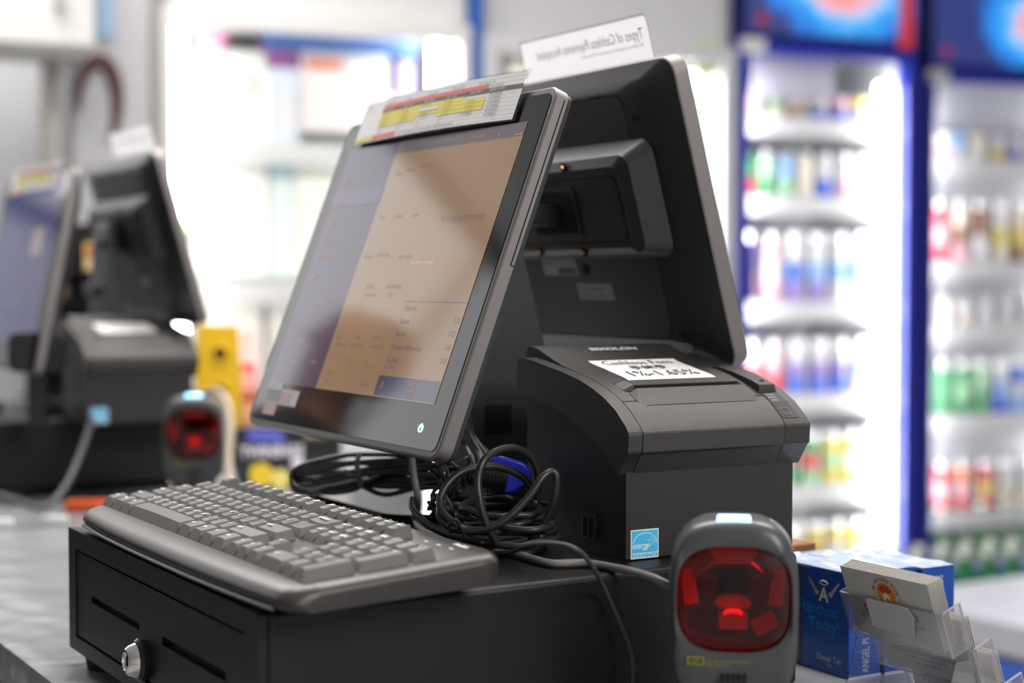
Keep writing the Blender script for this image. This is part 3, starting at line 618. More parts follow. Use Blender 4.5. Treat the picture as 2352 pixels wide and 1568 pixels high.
# braided thin wires to the left of the coil
kn = root('wire_tangle', LP(.25, .19, ZD), 0, 'knotted bunch of thin black wires behind the lower corner of the screen', 'wires')
for i in range(13):
    x, y = random.uniform(1005, 1070), random.uniform(1060, 1165); d = random.uniform(1.2, 1.25); pts = []
    for k in range(6): pts.append(at(x, y, d)); x += random.uniform(-30, 34); y += random.uniform(-36, 36); d += random.uniform(-.01, .01); x = min(1085, max(985, x)); y = min(1185, max(1050, y))
    MB().tube([p - kn.location for p in spline(pts, 6)], .0017, 6).build('wire', m_rubber, kn, ang=60)
rs = root('rising_wires', LP(.27, .21, ZD), 0, 'black wires rising from the coil up into the terminal stand', 'wires')
for i, (xa, xb) in enumerate(((1058, 1140), (1064, 1125), (1072, 1150), (1066, 1115), (1080, 1160), (1050, 1096))):
    pts = [at(xa, 955 + i * 9, 1.30), at(xa + 22, 1000 + i * 5, 1.29), at((xa + xb) / 2 + 12, 1050, 1.27), at(xb, 1100, 1.25), at(xb + 5, 1150, 1.23)]
    MB().tube([p - rs.location for p in spline(pts, 6)], .0018, 6).build('wire', m_rubber, rs, ang=60)
# tied bundle to the left
bn = root('cable_bundle', LP(.26, .50, ZD), 0, 'looped bundle of black cables tied with a grey clip below the screen', 'cable bundle')
for i in range(6):
    o_ = i * 8 - 6
    pts = [at(1000, 1052 + o_, 1.30), at(940, 1052 + o_, 1.33), at(870, 1052 + o_ * 1.1, 1.36), at(800, 1058 + o_ * 1.3, 1.39), at(730, 1068 + o_ * 1.2, 1.42), at(683, 1082 + o_, 1.44), at(668 + i, 1102 + o_ * .4, 1.44), at(688, 1122 + o_ * .2, 1.43), at(740, 1122 + (5 - i) * 2, 1.41), at(810, 1104 + (5 - i) * 3, 1.38), at(880, 1096 + o_, 1.36), at(950, 1100 + o_ * .6, 1.33), at(1010, 1090 + o_, 1.30)]
    pts = [v + Vector((0, 0, random.uniform(-.0022, .0022))) for v in pts]
    MB().tube([p - bn.location for p in spline(pts, 6)], .0024, 7).build('cable_loop', m_rubber, bn, ang=60)
MB().tube([p - bn.location for p in spline([at(712, 1134, 1.42), at(725, 1130, 1.415), at(760, 1118, 1.40), at(830, 1112, 1.375), at(900, 1080, 1.35)], 6)], .0034, 7).build('cable_loop', m_rubber, bn, ang=60)
tc_ = MB(); tc_.tube([p - bn.location for p in spline([at(826, 1044, 1.36), at(820, 1060, 1.355), at(823, 1090, 1.355), at(829, 1118, 1.36)], 5)], .0022, 6); tc_.tube([p - bn.location for p in spline([at(822, 1092, 1.355), at(800, 1090, 1.355), at(792, 1078, 1.355)], 5)], .0017, 6)
tc_.build('clip', m_cslate, bn, label='slate grey cable clip')
# blue connector
cn = root('video_connector', at(1165, 1150, 1.22), R(20), 'blue plastic video plug with a ribbed black end behind the cable coil', 'connector')
b = MB(); A = lambda px, py, d: at(px, py, d) - cn.location
q0 = MB(); e = .012
cpts = [(1118, 1085), (1128, 1052), (1150, 1046), (1205, 1062), (1221, 1085), (1219, 1112), (1200, 1118), (1180, 1132), (1158, 1134), (1135, 1118)]
cn.rotation_euler = (0, 0, 0)
q0.loft([[A(x, y, 1.222) for x, y in cpts], [A(x, y, 1.245) for x, y in cpts]]); q0.build('plug_body', mat('plug_blue', (.006, .02, .42), .35), cn, bevel=.002, label='blue plug body')
rb = MB(); c0, c1 = A(1075, 1088, 1.222), A(1165, 1104, 1.222)
rb.tube([c0.lerp(c1, t / 24) for t in range(25)], .008, 10, rf=lambda i: .0088 if i % 2 else .0076); rb.build('strain_relief', m_rubber, cn, ang=20)

# ================================================================== BLUE BOXES AND CARD HOLDER
def blue_box(x0, y0, w, d, h, label, art):
    r = root('card_box', LP(x0, y0, ZC), TH, label, 'box', 'blue wrapped card boxes')
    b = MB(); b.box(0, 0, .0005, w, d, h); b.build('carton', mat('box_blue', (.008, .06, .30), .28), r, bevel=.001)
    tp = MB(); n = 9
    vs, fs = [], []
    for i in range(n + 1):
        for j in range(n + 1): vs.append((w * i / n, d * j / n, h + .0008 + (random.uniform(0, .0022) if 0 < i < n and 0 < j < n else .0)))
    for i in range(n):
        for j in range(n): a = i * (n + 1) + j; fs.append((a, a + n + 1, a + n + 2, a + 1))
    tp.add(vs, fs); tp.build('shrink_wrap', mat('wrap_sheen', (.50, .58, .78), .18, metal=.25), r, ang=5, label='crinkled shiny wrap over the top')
    sd = MB(); fs_ = lambda u, v, w_: (u, -w_, v)       # near side face, lettering runs upwards
    sd.text('ANGEL PLAYING CARDS', .0105, 0, 0, .0004, 0, fn=lambda p, q_, w_: (w * .62 - q_, -w_, .004 + p), sx=.62)
    sd.quad(.0, .0, w, .002, .0003, 0, fs_); sd.build('side_lettering', mat('box_print_pale', (.45, .48, .60), .4), r)
    if art:
        p = MB(); ff = lambda u, v, w_: (-w_, u, v)
        G, Bc, Wt, Br = 0, 1, 2, 3
        tt = lambda s, sz, y, z, mi, al='CENTER', sx=1, bold=0: p.text(s, sz, -y, z, .0006, mi, fn=lambda a, c, w_: ff(-a, c, w_), align=al, sx=sx, bold=bold)
        cy = .0285
        tt('A', .016, cy, .0575, G, bold=.0003)
        p.tube([ff(cy + .0045 * math.cos(R(t)), .0722 + .0016 * math.sin(R(t)), .0006) for t in range(0, 360, 30)], .0004, 5, G, closed=True)
        for s in (-1, 1):
            for k in range(6):
                a0 = (cy + s * .0055, .0625 + k * .0006); tip = (cy + s * (.019 - k * .0018), .0755 - k * .0026)
                md = ((a0[0] + tip[0]) / 2, (a0[1] + tip[1]) / 2 - .0015)
                p.flat([a0, (md[0], md[1] - .0010), tip, (md[0], md[1] + .0026)], .0006, G, ff)
        tt('Be a', .011, .067, .0575, Bc); tt('Franchise', .0128, .036, .0465, Bc, sx=.95); tt('Today!', .0128, .028, .0345, Bc); tt('Daniel Tan', .0068, .022, .0105, Wt, sx=.95); tt('CEO', .0035, .022, .006, Wt)
        p.quad(.055, .001, .095, .081, .0003, Br, ff)  # brown reflection painted over the left part of the front
        p.build('front_print', [mat('print_gold', (.62, .58, .46), .35), mat('print_cyan', (.0, .20, .55), .4), mat('print_white', (.45, .47, .55), .4), mat('reflection_brown', (.05, .035, .055), .3)], r)
    return r
blue_box(.505, .0305, .034, .098, .083, 'blue card box with winged letter logo, nearest of the three blue boxes', True)
blue_box(.541, .0285, .034, .098, .083, 'middle blue wrapped card box behind the winged logo box', False)
blue_box(.578, .0245, .036, .098, .0815, 'rearmost blue wrapped card box, furthest from the barcode scanner', False)
bb = MB(); bb.box(0, 0, 0, .03, .05, .085); o = bb.build('brown_carton', mat('kraft', (.22, .10, .04), .7), bevel=.001); o.location = LP(.548, .150, ZC + .0005); o.rotation_euler = (0, 0, TH); tag(o, 'small plain brown carton standing behind the blue boxes', 'box')

m_acr = clear('acrylic', (.97, .975, .995), .05, .05)
m_edge = mat('acrylic_edge', (.75, .75, .88), .12, trans=.6, ior=1.3)
hx, hy = .432, -.052                                     # top tier: bottom line of its cards, left end
LEAN = R(20)
def tier(k): return (hx + .030 * k, hy - .002, .966 - .027 * k)
def holder():
    r = root('card_holder', LP(.47, -.10, ZC), TH, 'clear acrylic three-tier business card holder next to the blue boxes', 'card holder')
    X, Y = .47, -.10
    for k in range(3):
        x, y, z = tier(k); z -= ZC
        def fn(a, u, n): return (x - X - u * math.sin(LEAN) + n * math.cos(LEAN), y - Y - a, z + u * math.cos(LEAN) + n * math.sin(LEAN))
        p = MB(); p.prism([(-.004, -.004), (.0925, -.004), (.0925, .028), (-.004, .028)], -.0022, -.0006, fn=fn)
        p.prism([(-.004, -.004), (.0925, -.004), (.0925, -.0022), (-.004, -.0022)], -.0006, .013, fn=fn)
        p.prism([(-.004, -.004), (.0925, -.004), (.0925, .020), (-.004, .020)], .0125, .014, fn=fn)
        o = p.build('tier_pocket', m_acr, r)
        s = MB()
        for a in (-.0045, .0915):
            s = MB(); s.prism([(a, -.004), (a + .0016, -.004), (a + .0016, .0285), (a, .0285)], -.0022, .016, fn=fn); s.build('side_wall', m_acr, o)
        e = MB(); e.tube([fn(-.004, .028, -.0014), fn(.0925, .028, -.0014)], .0006, 5); e.tube([fn(.0925, -.004, -.0014), fn(.0925, .028, -.0014)], .0007, 5); e.tube([fn(.0925, .0285, -.001), fn(.0925, .0285, .016)], .0007, 5); e.tube([fn(-.004, -.004, -.001), fn(.0925, -.004, -.001)], .0007, 5); e.tube([fn(.0925, -.004, .016), fn(.0925, .0285, .016)], .0007, 5)
        e.build('polished_edge', m_edge, o)
    p = MB()
    for y in (.002, -.0915):
        p.prism([(.420 - X, .0005), (.520 - X, .0005), (.520 - X, .01), (.505 - X, .02), (.45 - X, .058), (.437 - X, .058)], -.0008, .0008, fn=lambda u, v, w, y=y: (u, hy - Y + y + w, v))
    p.build('side_frame', m_acr, r)
    bt = MB(); bt.box(.420 - X, hy - Y - .0915, .0005, .52 - X, hy - Y + .002, .0025); bt.build('base', m_acr, r)
    x, y, z = tier(0); z -= ZC
    def fn(a, u, n): return (x - X - u * math.sin(LEAN) + n * math.cos(LEAN), y - Y - a, z + u * math.cos(LEAN) + n * math.sin(LEAN))
    t = MB(); t.prism([(.024, .0075), (.062, .006), (.067, .0215), (.063, .0285), (.024, .0285)], -.0040, -.0024, fn=fn); t.build('adhesive_patch', mat('velcro', (.62, .61, .60), .8, bump=1, bscale=900), r, bevel=.001, label='rough off-white adhesive patch on the back')
    return r
holder()
mc = [mat('card_white', (.62, .60, .56), .5), mat('card_orange', (.75, .28, .03), .5), mat('card_red', (.55, .05, .03), .5), mat('card_ink', (.10, .07, .10), .6), mat('card_yellow', (.80, .50, .08), .5), mat('card_eggwhite', (.85, .85, .85), .5)]
def card_mesh():
    p = MB(); cw, ch = .0835, .0505
    p.prism([(0, 0), (cw, 0), (cw, ch), (0, ch)], 0, .0004, 0)
    z = -.0002
    cir = lambda cx, cy, r_, mi, zz, n=28: p.flat([(cx + r_ * math.cos(2 * math.pi * k / n), cy + r_ * math.sin(2 * math.pi * k / n)) for k in range(n)][::-1], zz, mi)
    cx, cy = .0405, .0355
    cir(cx, cy, .0130, 4, -.0001); cir(cx, cy, .0123, 0, -.0002); cir(cx, cy, .0088, 1, -.0003)
    for a in (35, 62, 90, 118, 145):
        c, s = math.cos(R(a)), math.sin(R(a)); p.flat([(cx + c * .001 + .0 - s * .0002, cy + s * .001), (cx + c * .006 - s * .0015, cy + s * .006 + c * .0015), (cx + c * .0078, cy + s * .0078), (cx + c * .006 + s * .0015, cy + s * .006 - c * .0015)], -.0004, 2)
    cir(cx, cy - .0028, .0036, 5, -.0005); cir(cx + .0008, cy - .0042, .0017, 1, -.0006); cir(cx - .0013, cy - .0015, .0004, 3, -.0007)
    s_ = 'OK CHICKEN RICE'
    for i, ch_ in enumerate(s_):
        a = R(168 - i * 11.2)
        if ch_ == ' ': continue
        q = (cx + .0102 * math.cos(a), cy + .0102 * math.sin(a)); ro = a - math.pi / 2
        p.text(ch_, .0030, 0, 0, -.0004, 3, fn=lambda u, v, w, q=q, ro=ro: (q[0] + (u) * math.cos(ro) - v * math.sin(ro), q[1] + u * math.sin(ro) + v * math.cos(ro), w), align='CENTER', bold=.0001)
    p.text('OK CHICKEN RICE', .0066, .0405, .0190, -.0002, 2, align='CENTER', sx=.95, bold=.0003)
    for i, t in enumerate(('Blk 721 Ang Mo Kio Ave 8 (Joint Canteen) #01', 'Foodloft Coffeeshop, S560721', 'ROC: 201408871K')): p.text(t, .0034, .0405, .0140 - i * .0042, -.0002, 3, align='CENTER', sx=.95)
    p.quad(.012, .0172, .068, .0174, -.0002, 3)
    return p.mesh('business_card', mc, 35)
cmesh = card_mesh()
ordn = ['first', 'second', 'third', 'fourth', 'fifth', 'sixth', 'seventh', 'eighth']
for k, n in enumerate((7, 5, 4)):
    x, y, z = tier(k)
    for i in range(n):
        o = bpy.data.objects.new('business_card', cmesh); C.objects.link(o)
        nn = .0003 + i * .0016; la = LEAN - R(.5 * i)
        ex = Vector((0, -1, 0)); eu = Vector((-math.sin(la), 0, math.cos(la))); en = Vector((math.cos(LEAN), 0, math.sin(LEAN)))
        b = Vector((x, y - .002, z - .0018)) + en * nn + eu * .0
        Rz = Matrix.Rotation(TH, 3, 'Z')
        M = Matrix((Rz @ ex, Rz @ eu, Rz @ en)).transposed().to_4x4(); M.translation = L2W(b.x, b.y, b.z); o.matrix_world = M
        tn = ('top', 'middle', 'lowest')[k]
        lab = ('white business card with chicken logo facing us in the %s tier' % tn) if i == 0 else 'white business card, %s tier, %s behind the front card' % (tn, ordn[i - 1])
        tag(o, lab, 'business card', 'business cards in the clear holder')

# ================================================================== COUNTER
m_ct = mat('counter_film', (.24, .25, .26), .25, bump=.6, bscale=14, bdist=.02, mottle=.18, mscale=9)
ct = MB(); tp = [(-.03, -1.2), (.60, -1.2), (.60, 1.05), (1.1, 1.35), (1.1, 2.9), (-.03, 2.9)]
ct.prism(tp, ZC - .035, ZC, fn=lambda x, y, w: tuple(L2W(x, y, w)))
counter = root('sales_counter', L2W(0, 0, 0), 0, 'long sales counter covered in wrinkled grey film, carrying both registers', 'counter'); off = L2W(0, 0, 0)
co = ct.build('counter_top', m_ct, counter, bevel=.008, seg=4, label='top under wrinkled grey protective film'); co.location = -off
cb = MB(); cb.prism([(0.0, -1.18), (.58, -1.18), (.58, 1.05), (1.05, 1.35), (1.05, 2.88), (0.0, 2.88)], 0, ZC - .036, fn=lambda x, y, w: tuple(L2W(x, y, w)))
co = cb.build('counter_base', mat('counter_laminate', (.10, .085, .075), .5), parent=counter, bevel=.004, label='grey brown laminate base'); co.location = -off
cl = MB(); cl.box(-.006, -1.1, .80, .0, 2.8, .835, fn=lambda x, y, z: tuple(L2W(x, y, z))); co = cl.build('trim_strip', mat('trim_dark', (.02, .02, .02), .5), counter); co.location = -off

# ================================================================== SECOND REGISTER, FURTHER ALONG THE COUNTER
DL = Vector((-.65, 1.27, 0))
copy_tree(drawer, drawer.location + DL, TH, 'blurred black cash drawer of the second register, further back')
copy_tree(keyboard, keyboard.location + DL + Vector((-.07, .02, 0)), TH, 'blurred black keyboard on the second register cash drawer, cut by frame edge')
copy_tree(printer, Vector((-.592, 2.24, ZD)), R(29), 'blurred black receipt printer of the second register, behind the smaller scanner')
copy_tree(scanner, Vector((-.408, 2.06, ZC)), R(10), 'smaller blurred barcode scanner with red window beside the far cash drawer')
RT = TH; T2 = Vector((-.600, 2.42, ZD))
t2 = copy_tree(terminal, T2, RT, 'blurred double-screen terminal of the second register with blue screen')
def lean(o, px_, pz_, a):                                # swing a part about a hinge line along y
    o.matrix_local = Matrix.Translation((px_, 0, pz_)) @ Matrix.Rotation(R(a), 4, 'Y') @ Matrix.Translation((-px_, 0, -pz_))
for ch in t2.children:
    if ch.name.startswith('stand'): ch.scale = (.45, .8, 1)
    if ch.name.startswith('operator_screen'):
        lean(ch, .1725 - SB[0], 1.086 - ZD, -9.5); c9, s9 = math.cos(R(20.97)), math.sin(R(20.97))
        fs9 = lambda a, u, n: (.1725 - SB[0] + u * s9 - n * c9, .0917 - SB[1] + a, 1.086 - ZD + u * c9 + n * s9)
        q = MB(); q.quad(.075, .165, .135, .205, .0018, 0, fs9); q.build('message_box', mat('far_message', (.02, .02, .02), .1, emit=s2l(125, 110, 112), es=1), ch, label='pale message box on the blue page')
    if ch.name.startswith('customer_screen'):
        lean(ch, .397 - SB[0], 1.389 - ZD, -4.5); ch.matrix_local = Matrix.Translation((-.045, 0, .008)) @ ch.matrix_local
def follow(o, lab):                                      # keep the same place on the second terminal
    d = o.location - terminal.location; d = Matrix.Rotation(RT - TH, 3, 'Z') @ d
    return copy_tree(o, T2 + d, RT, lab)
fc_ = follow(chart, 'blurred laminated colour table above the blue screen'); fc_.location += Vector((-.035, -.021, .008))
for ch in fc_.children: lean(ch, 0, 0, -9.5)
sg_ = follow(sign, 'blurred white paper sign above the far customer screen'); sg_.location += Vector((-.0385, -.023, .010))
def recolour(o):
    for ch in o.children:
        if ch.name.startswith('lcd_screen'):
            ch.data = ch.data.copy(); ch['label'] = 'lit screen showing a blue page'
            E_ = lambda n, c: mat(n, (.02, .02, .02), .08, emit=c, es=1)
            for i, c in enumerate((s2l(28, 30, 85), s2l(12, 26, 90), s2l(8, 32, 100), s2l(90, 84, 95), s2l(34, 36, 90), s2l(60, 60, 110), s2l(40, 40, 90), s2l(12, 30, 95), s2l(120, 110, 115))): ch.data.materials[i] = E_('far_lcd_%d' % i, c)
        recolour(ch)
recolour(t2)
sb = MB(); s0 = at(128, 822, 2.30)
sb.prism(rr(-.034, -.028, .034, .028, .014, 5), 0, .04, fn=lambda x, z, y: (x, y, z))
sp_ = root('ribbed_speaker', Vector((s0.x, s0.y - .10, ZD + .0)), R(8), 'ribbed dark speaker box on a short foot beside the blue screen', 'speaker')
q = MB(); q.prism(rr(-.036, .075, .036, .13, .014, 5), 0, .04, fn=lambda x, z, y: (x, y, z)); q.build('box', m_black, sp_, bevel=.003)
q = MB()
for i in range(8): q.box(-.028, -.002, .082 + i * .0055, .028, .0005, .0845 + i * .0055)
q.build('ribs', m_hous, sp_)
q = MB(); q.box(-.012, .01, .0005, .012, .03, .077); q.build('foot', m_black, sp_)
cable('far_grey_cable', [at(215, 945, 2.28), at(205, 985, 2.2), at(185, 1040, 2.14), at(160, 1100, 2.1), at(125, 1150, 2.06), at(85, 1165, 2.04), at(40, 1150, 2.04), at(-30, 1130, 2.05)], .0045, m_cslate, 'slate grey cable hanging down over the far cash drawer')
cable('far_beige_cable', [at(470, 905, 2.38), at(500, 900, 2.36), at(522, 930, 2.34), at(528, 990, 2.32), at(524, 1050, 2.3), at(528, 1100, 2.28), at(540, 1128, 2.26)], .0065, mat('cable_beige', (.45, .38, .30), .5), 'pale beige cable curving down right of the smaller scanner')
def glint_block(px, w, d, label):  # white block painting a bright glint on the counter
    p = at(px, 1190, d); o = MB().box(-w / 2, -.004, 0, w / 2, 0, .012).build('shelf_clip', mat('clip_white', (.9, .9, .9), .25), bevel=.002); o.location = (p.x, p.y, ZC + .001); tag(o, label, 'clip', 'white blocks painting glints on the counter'); return o
glint_block(125, .036, 2.05, 'small white block painting a glint on the counter near the far cable'); glint_block(4, .03, 2.02, 'small white block painting a glint on the counter at the left frame edge')
og = MB(); og.box(-.025, 0, 0, .04, .03, .014); og = og.build('orange_packet', mat('orange', (.65, .10, .02), .4), bevel=.002); p_ = at(190, 1165, 2.16); og.location = (p_.x, p_.y, ZC + .0005); tag(og, 'small orange packet lying beside the far cash drawer', 'packet')

# things on the far end of the counter, customer side
tr = MB(); t0 = at(640, 1100, 2.62)
rt = root('display_tray', Vector((-.40, 2.60, ZC)), TH, 'black counter display tray standing between the two registers', 'tray')
q = MB(); q.loft([[(x, y, z) for x, y in ((-.02, -.08), (.10, -.08), (.10, .12), (-.02, .12))] for z in (.0005, .055)]); q.build('tray_body', m_black, rt, bevel=.003)
q = MB(); q.box(-.024, -.084, .056, .104, .124, .066); q.build('tray_lid', mat('tray_lid', (.06, .055, .02), .4), rt, bevel=.003)
ye = root('yellow_stand', at(505, 925, 2.66), R(8), 'yellow cardboard snack stand with two dark round holes', 'display stand'); ye.location.z = ZC + .067
q = MB(); q.prism([(-.038, 0), (.03, 0), (.036, .06), (.03, .170), (-.036, .174), (-.040, .09)], 0, .035, fn=lambda x, z, y: (x, y, z)); q.build('carton', mat('stand_yellow', (.80, .50, .015), .45), ye, bevel=.003)
for z in (.062, .124):
    q = MB(); q.prism(rr(-.009, z - .0085, .010, z + .0095, .006, 4), -.001, .001, fn=lambda x, zz, y: (x, y, zz)); q.build('hole', mat('hole_brown', (.03, .008, .004), .6), ye)
    q = MB(); q.tube([(0.0005 + .014 * math.cos(R(t)), -.001, z + .014 * math.sin(R(t))) for t in range(0, 360, 30)], .002, 5, closed=True); q.build('hole_rim', mat('stand_yellow', (.80, .50, .015), .45), ye)
def packet(name, px, py, d, w, h, cols, label, rz=0, z=None, cat='packet', group=None, dep=.02):
    p = at(px, py, d); r = bpy.data.objects.new
    m = MB(); m.prism(rr(-w / 2, 0, w / 2, h, min(w, h) * .12, 3), 0, dep, fn=lambda x, zz, y: (x, y, zz))
    n = len(cols)
    for i, c in enumerate(cols[1:]):
        m.flat(rr(-w * .36, h * (.12 + .8 * i / max(1, n - 1)), w * .36, h * (.12 + .8 * (i + .8) / max(1, n - 1)), w * .05, 2), -.0006, i + 1, lambda x, zz, y: (x, y, zz))
    o = m.build(name, [mat('pk_%d_%d_%d' % c, s2l(*c), .4) for c in cols]); o.location = p if z is None else (p.x, p.y, z); o.rotation_euler = (0, 0, rz); tag(o, label, cat, group); return o
packet('sweet_packet', 566, 900, 2.72, .030, .05, [(225, 80, 95), (245, 200, 200)], 'red sweet packet right of the yellow stand, upper of two', z=ZC + .122)
packet('sweet_packet', 572, 900, 2.70, .034, .052, [(190, 110, 80), (230, 190, 150)], 'brown sweet packet right of the yellow stand, lower of two', z=ZC + .067)
bk_ = root('tea_box', Vector((at(628, 1100, 2.40).x, 2.40, ZC)), R(14), 'black tea carton with white lettering and yellow lemons on its front', 'carton')
q = MB(); q.box(-.052, 0, .0005, .048, .04, .094); q.build('carton', mat('tea_black', (.02, .02, .035), .35), bk_, bevel=.002)
q = MB(); ff = lambda x, z, w: (x, -w - .0005, z * 1.14)
q.flat([(-.04 + .0, .066), (.02, .060), (.012, .078), (-.036, .080)], .0002, 0, ff); q.text('TWININGS', .020, -.002, .044, .0004, 1, ff, 'CENTER', .95, bold=.0009)
for (x, z, r_, mi) in ((-.018, .020, .018, 2), (.010, .014, .015, 3), (.036, .034, .010, 1)): q.flat([(x + r_ * math.cos(t * .4488), z + r_ * .9 * math.sin(t * .4488)) for t in range(14)], .0004 + mi * .0002, mi, ff)
q.flat([(-.04, .03), (-.028, .036), (-.03, .024)], .0003, 4, ff)
q.build('front_print', [mat('tea_blue', (.12, .14, .6), .4), mat('tea_white', (.75, .72, .78), .4), mat('lemon', (.85, .60, .03), .45), mat('lemon_pale', (.85, .72, .2), .45), mat('leaf', (.1, .25, .08), .5)], bk_)
random.seed(11); names = [(218, 150, 150), (225, 190, 90), (200, 120, 130), (235, 205, 200), (230, 200, 120), (190, 150, 150)]
nm = {(218, 150, 150): 'pink', (225, 190, 90): 'yellow', (200, 120, 130): 'rose', (235, 205, 200): 'pale pink', (230, 200, 120): 'light yellow', (190, 150, 150): 'mauve'}
spots = [(232, 640, .0), (262, 628, .0), (240, 700, 0), (275, 695, 0), (215, 600, 0), (135, 660, 0), (148, 710, 0), (128, 745, 0)]
for i, (px, py, _) in enumerate(spots):
    c = names[i % 6]; lv = 'upper row' if py < 680 else 'lower row'
    z = ZC + (.07 * (2 if py < 650 else 1))
    p = at(px, py, 3.0)
    packet('gum_box', px, py, 3.0 + .01 * i, .034, .055, [c, (240, 225, 190), (180, 60, 70)], '%s confectionery box, %s of the rack, seen %s of the far stand' % (nm[c], lv, 'right' if px > 200 else 'left'), cat='box', group='confectionery boxes on the counter rack', dep=.03, z=p.z - .02)
rk = root('candy_rack', Vector((-.80, 3.02, ZC)), R(4), 'dark wire rack holding confectionery boxes behind the far terminal', 'rack')
q = MB(); q.box(-.12, .04, .0005, .16, .05, .42); q.build('back_plate', m_black, rk)
for z in (.10, .155, .21, .27, .33): MB().box(-.12, -.03, z - .004, .16, .045, z).build('shelf', m_black, rk)

# ================================================================== COOLERS ALONG THE BACK
def gp(x, y, z): return tuple(L2W(x, y, z, GO, GT))
m_cool = mat('cooler_white', (.8, .8, .8), .5); m_tube = mat('tube_light', (1, 1, 1), .3, emit=(1, .98, .95), es=34)
m_glass = clear('door_glass', (.97, .98, .98), .03, .02)
def cooler(name, px0, px1, y0, ztop, zhead, fcol, icol, label, shelves, tube_px, tube_r=.015, head=None, fw=.035, tubes_left=False, es=None):
    """Glass-door drinks cooler: x along the cooler line, front plane at y0."""
    xa = gx(px0, 645, y0)[0]; xb = gx(px1, 645, y0)[0]; w = xb - xa; D = .62
    loc = L2W(xa, y0, 0, GO, GT); r = root(name, loc, GT, label, 'cooler')
    fm = mat(name + '_' + label.split()[0] + '_frame', fcol, .35); im = mat(name + '_inside_' + label.split()[0], icol, .6)
    q = MB()
    for b in ((0, .04, .1, .025, D, ztop), (w - .025, .04, .1, w, D, ztop), (0, D - .03, .1, w, D, ztop), (0, .04, .0, w, D, .115)): q.box(*b)
    q.box(0, .04, zhead + .0, w, D, ztop)
    q.build('cabinet', fm, r)
    q = MB(); q.box(.025, D - .05, .12, w - .025, D - .03, zhead); q.box(.025, .06, .12, .035, D - .05, zhead); q.box(w - .035, .06, .12, w - .025, D - .05, zhead); q.box(.025, .06, zhead - .012, w - .025, D - .05, zhead - .002); q.box(.025, .06, .118, w - .025, D - .05, .128)
    q.build('lining', im, r)
    dr = MB(); z0, z1 = .10, zhead
    dr.box(0, 0, z0, fw, .035, z1); dr.box(w - fw, 0, z0, w, .035, z1); dr.box(fw, 0, z1 - .05, w - fw, .035, z1); dr.box(fw, 0, z0, w - fw, .035, z0 + .05); d_ = dr.build('door', fm, r, bevel=.004)
    g = MB(); g.quad(fw, z0 + .05, w - fw, z1 - .05, 0, fn=lambda x, z, y: (x, .018, z)); g.build('door_glass', m_glass, d_)
    for z in shelves:
        s = MB(); s.box(.036, .10, z - .012, w - .036, D - .06, z); s.box(.036, .085, z - .048, w - .036, .098, z + .014); s.build('shelf', m_cool, r)
    tz0, tz1 = tube_px[1], tube_px[2]
    tx = gx(tube_px[0], 645, y0 + .06)[0] - xa
    t = MB(); t.tube([(tx, .06, tz0), (tx, .06, tz1)], tube_r, 12); t.build('light_tube', m_tube if es is None else mat('tube_%g' % es, (1, 1, 1), .3, emit=(1, .98, .95), es=es), r, label='glowing white light tube')
    if not tubes_left:
        t = MB(); t.tube([(.0285, .047, tz0), (.0285, .047, tz1)], .006, 8); t.build('added_light_strip', mat('tube_110', (1, 1, 1), .3, emit=(1, .98, .95), es=110), r, label='narrow added light strip hidden behind the door frame')  # added out of sight to brighten the inside
    if tubes_left:
        t = MB(); t.tube([(.06, .06, tz0), (.06, .06, tz1)], tube_r, 12); t.build('light_tube', m_tube if es is None else MATS['tube_%g' % es], r, label='glowing white light tube')
    return r, w
zy = lambda py, y0: gx(1900, py, y0)[1]
# --- blue cooler one
SH1 = [zy(p, .2) for p in (292, 466, 700, 905, 1110, 1305)]
blue = (.018, .034, .38)
r1, w1 = cooler('drinks_cooler', 1698, 2100, 0, zy(-70, 0), zy(96, 0), blue, (.8, .82, .86), 'blue drinks cooler with glowing sign, directly right of the grey cooler', SH1, (2022, zy(1275, .06), zy(188, .06)))
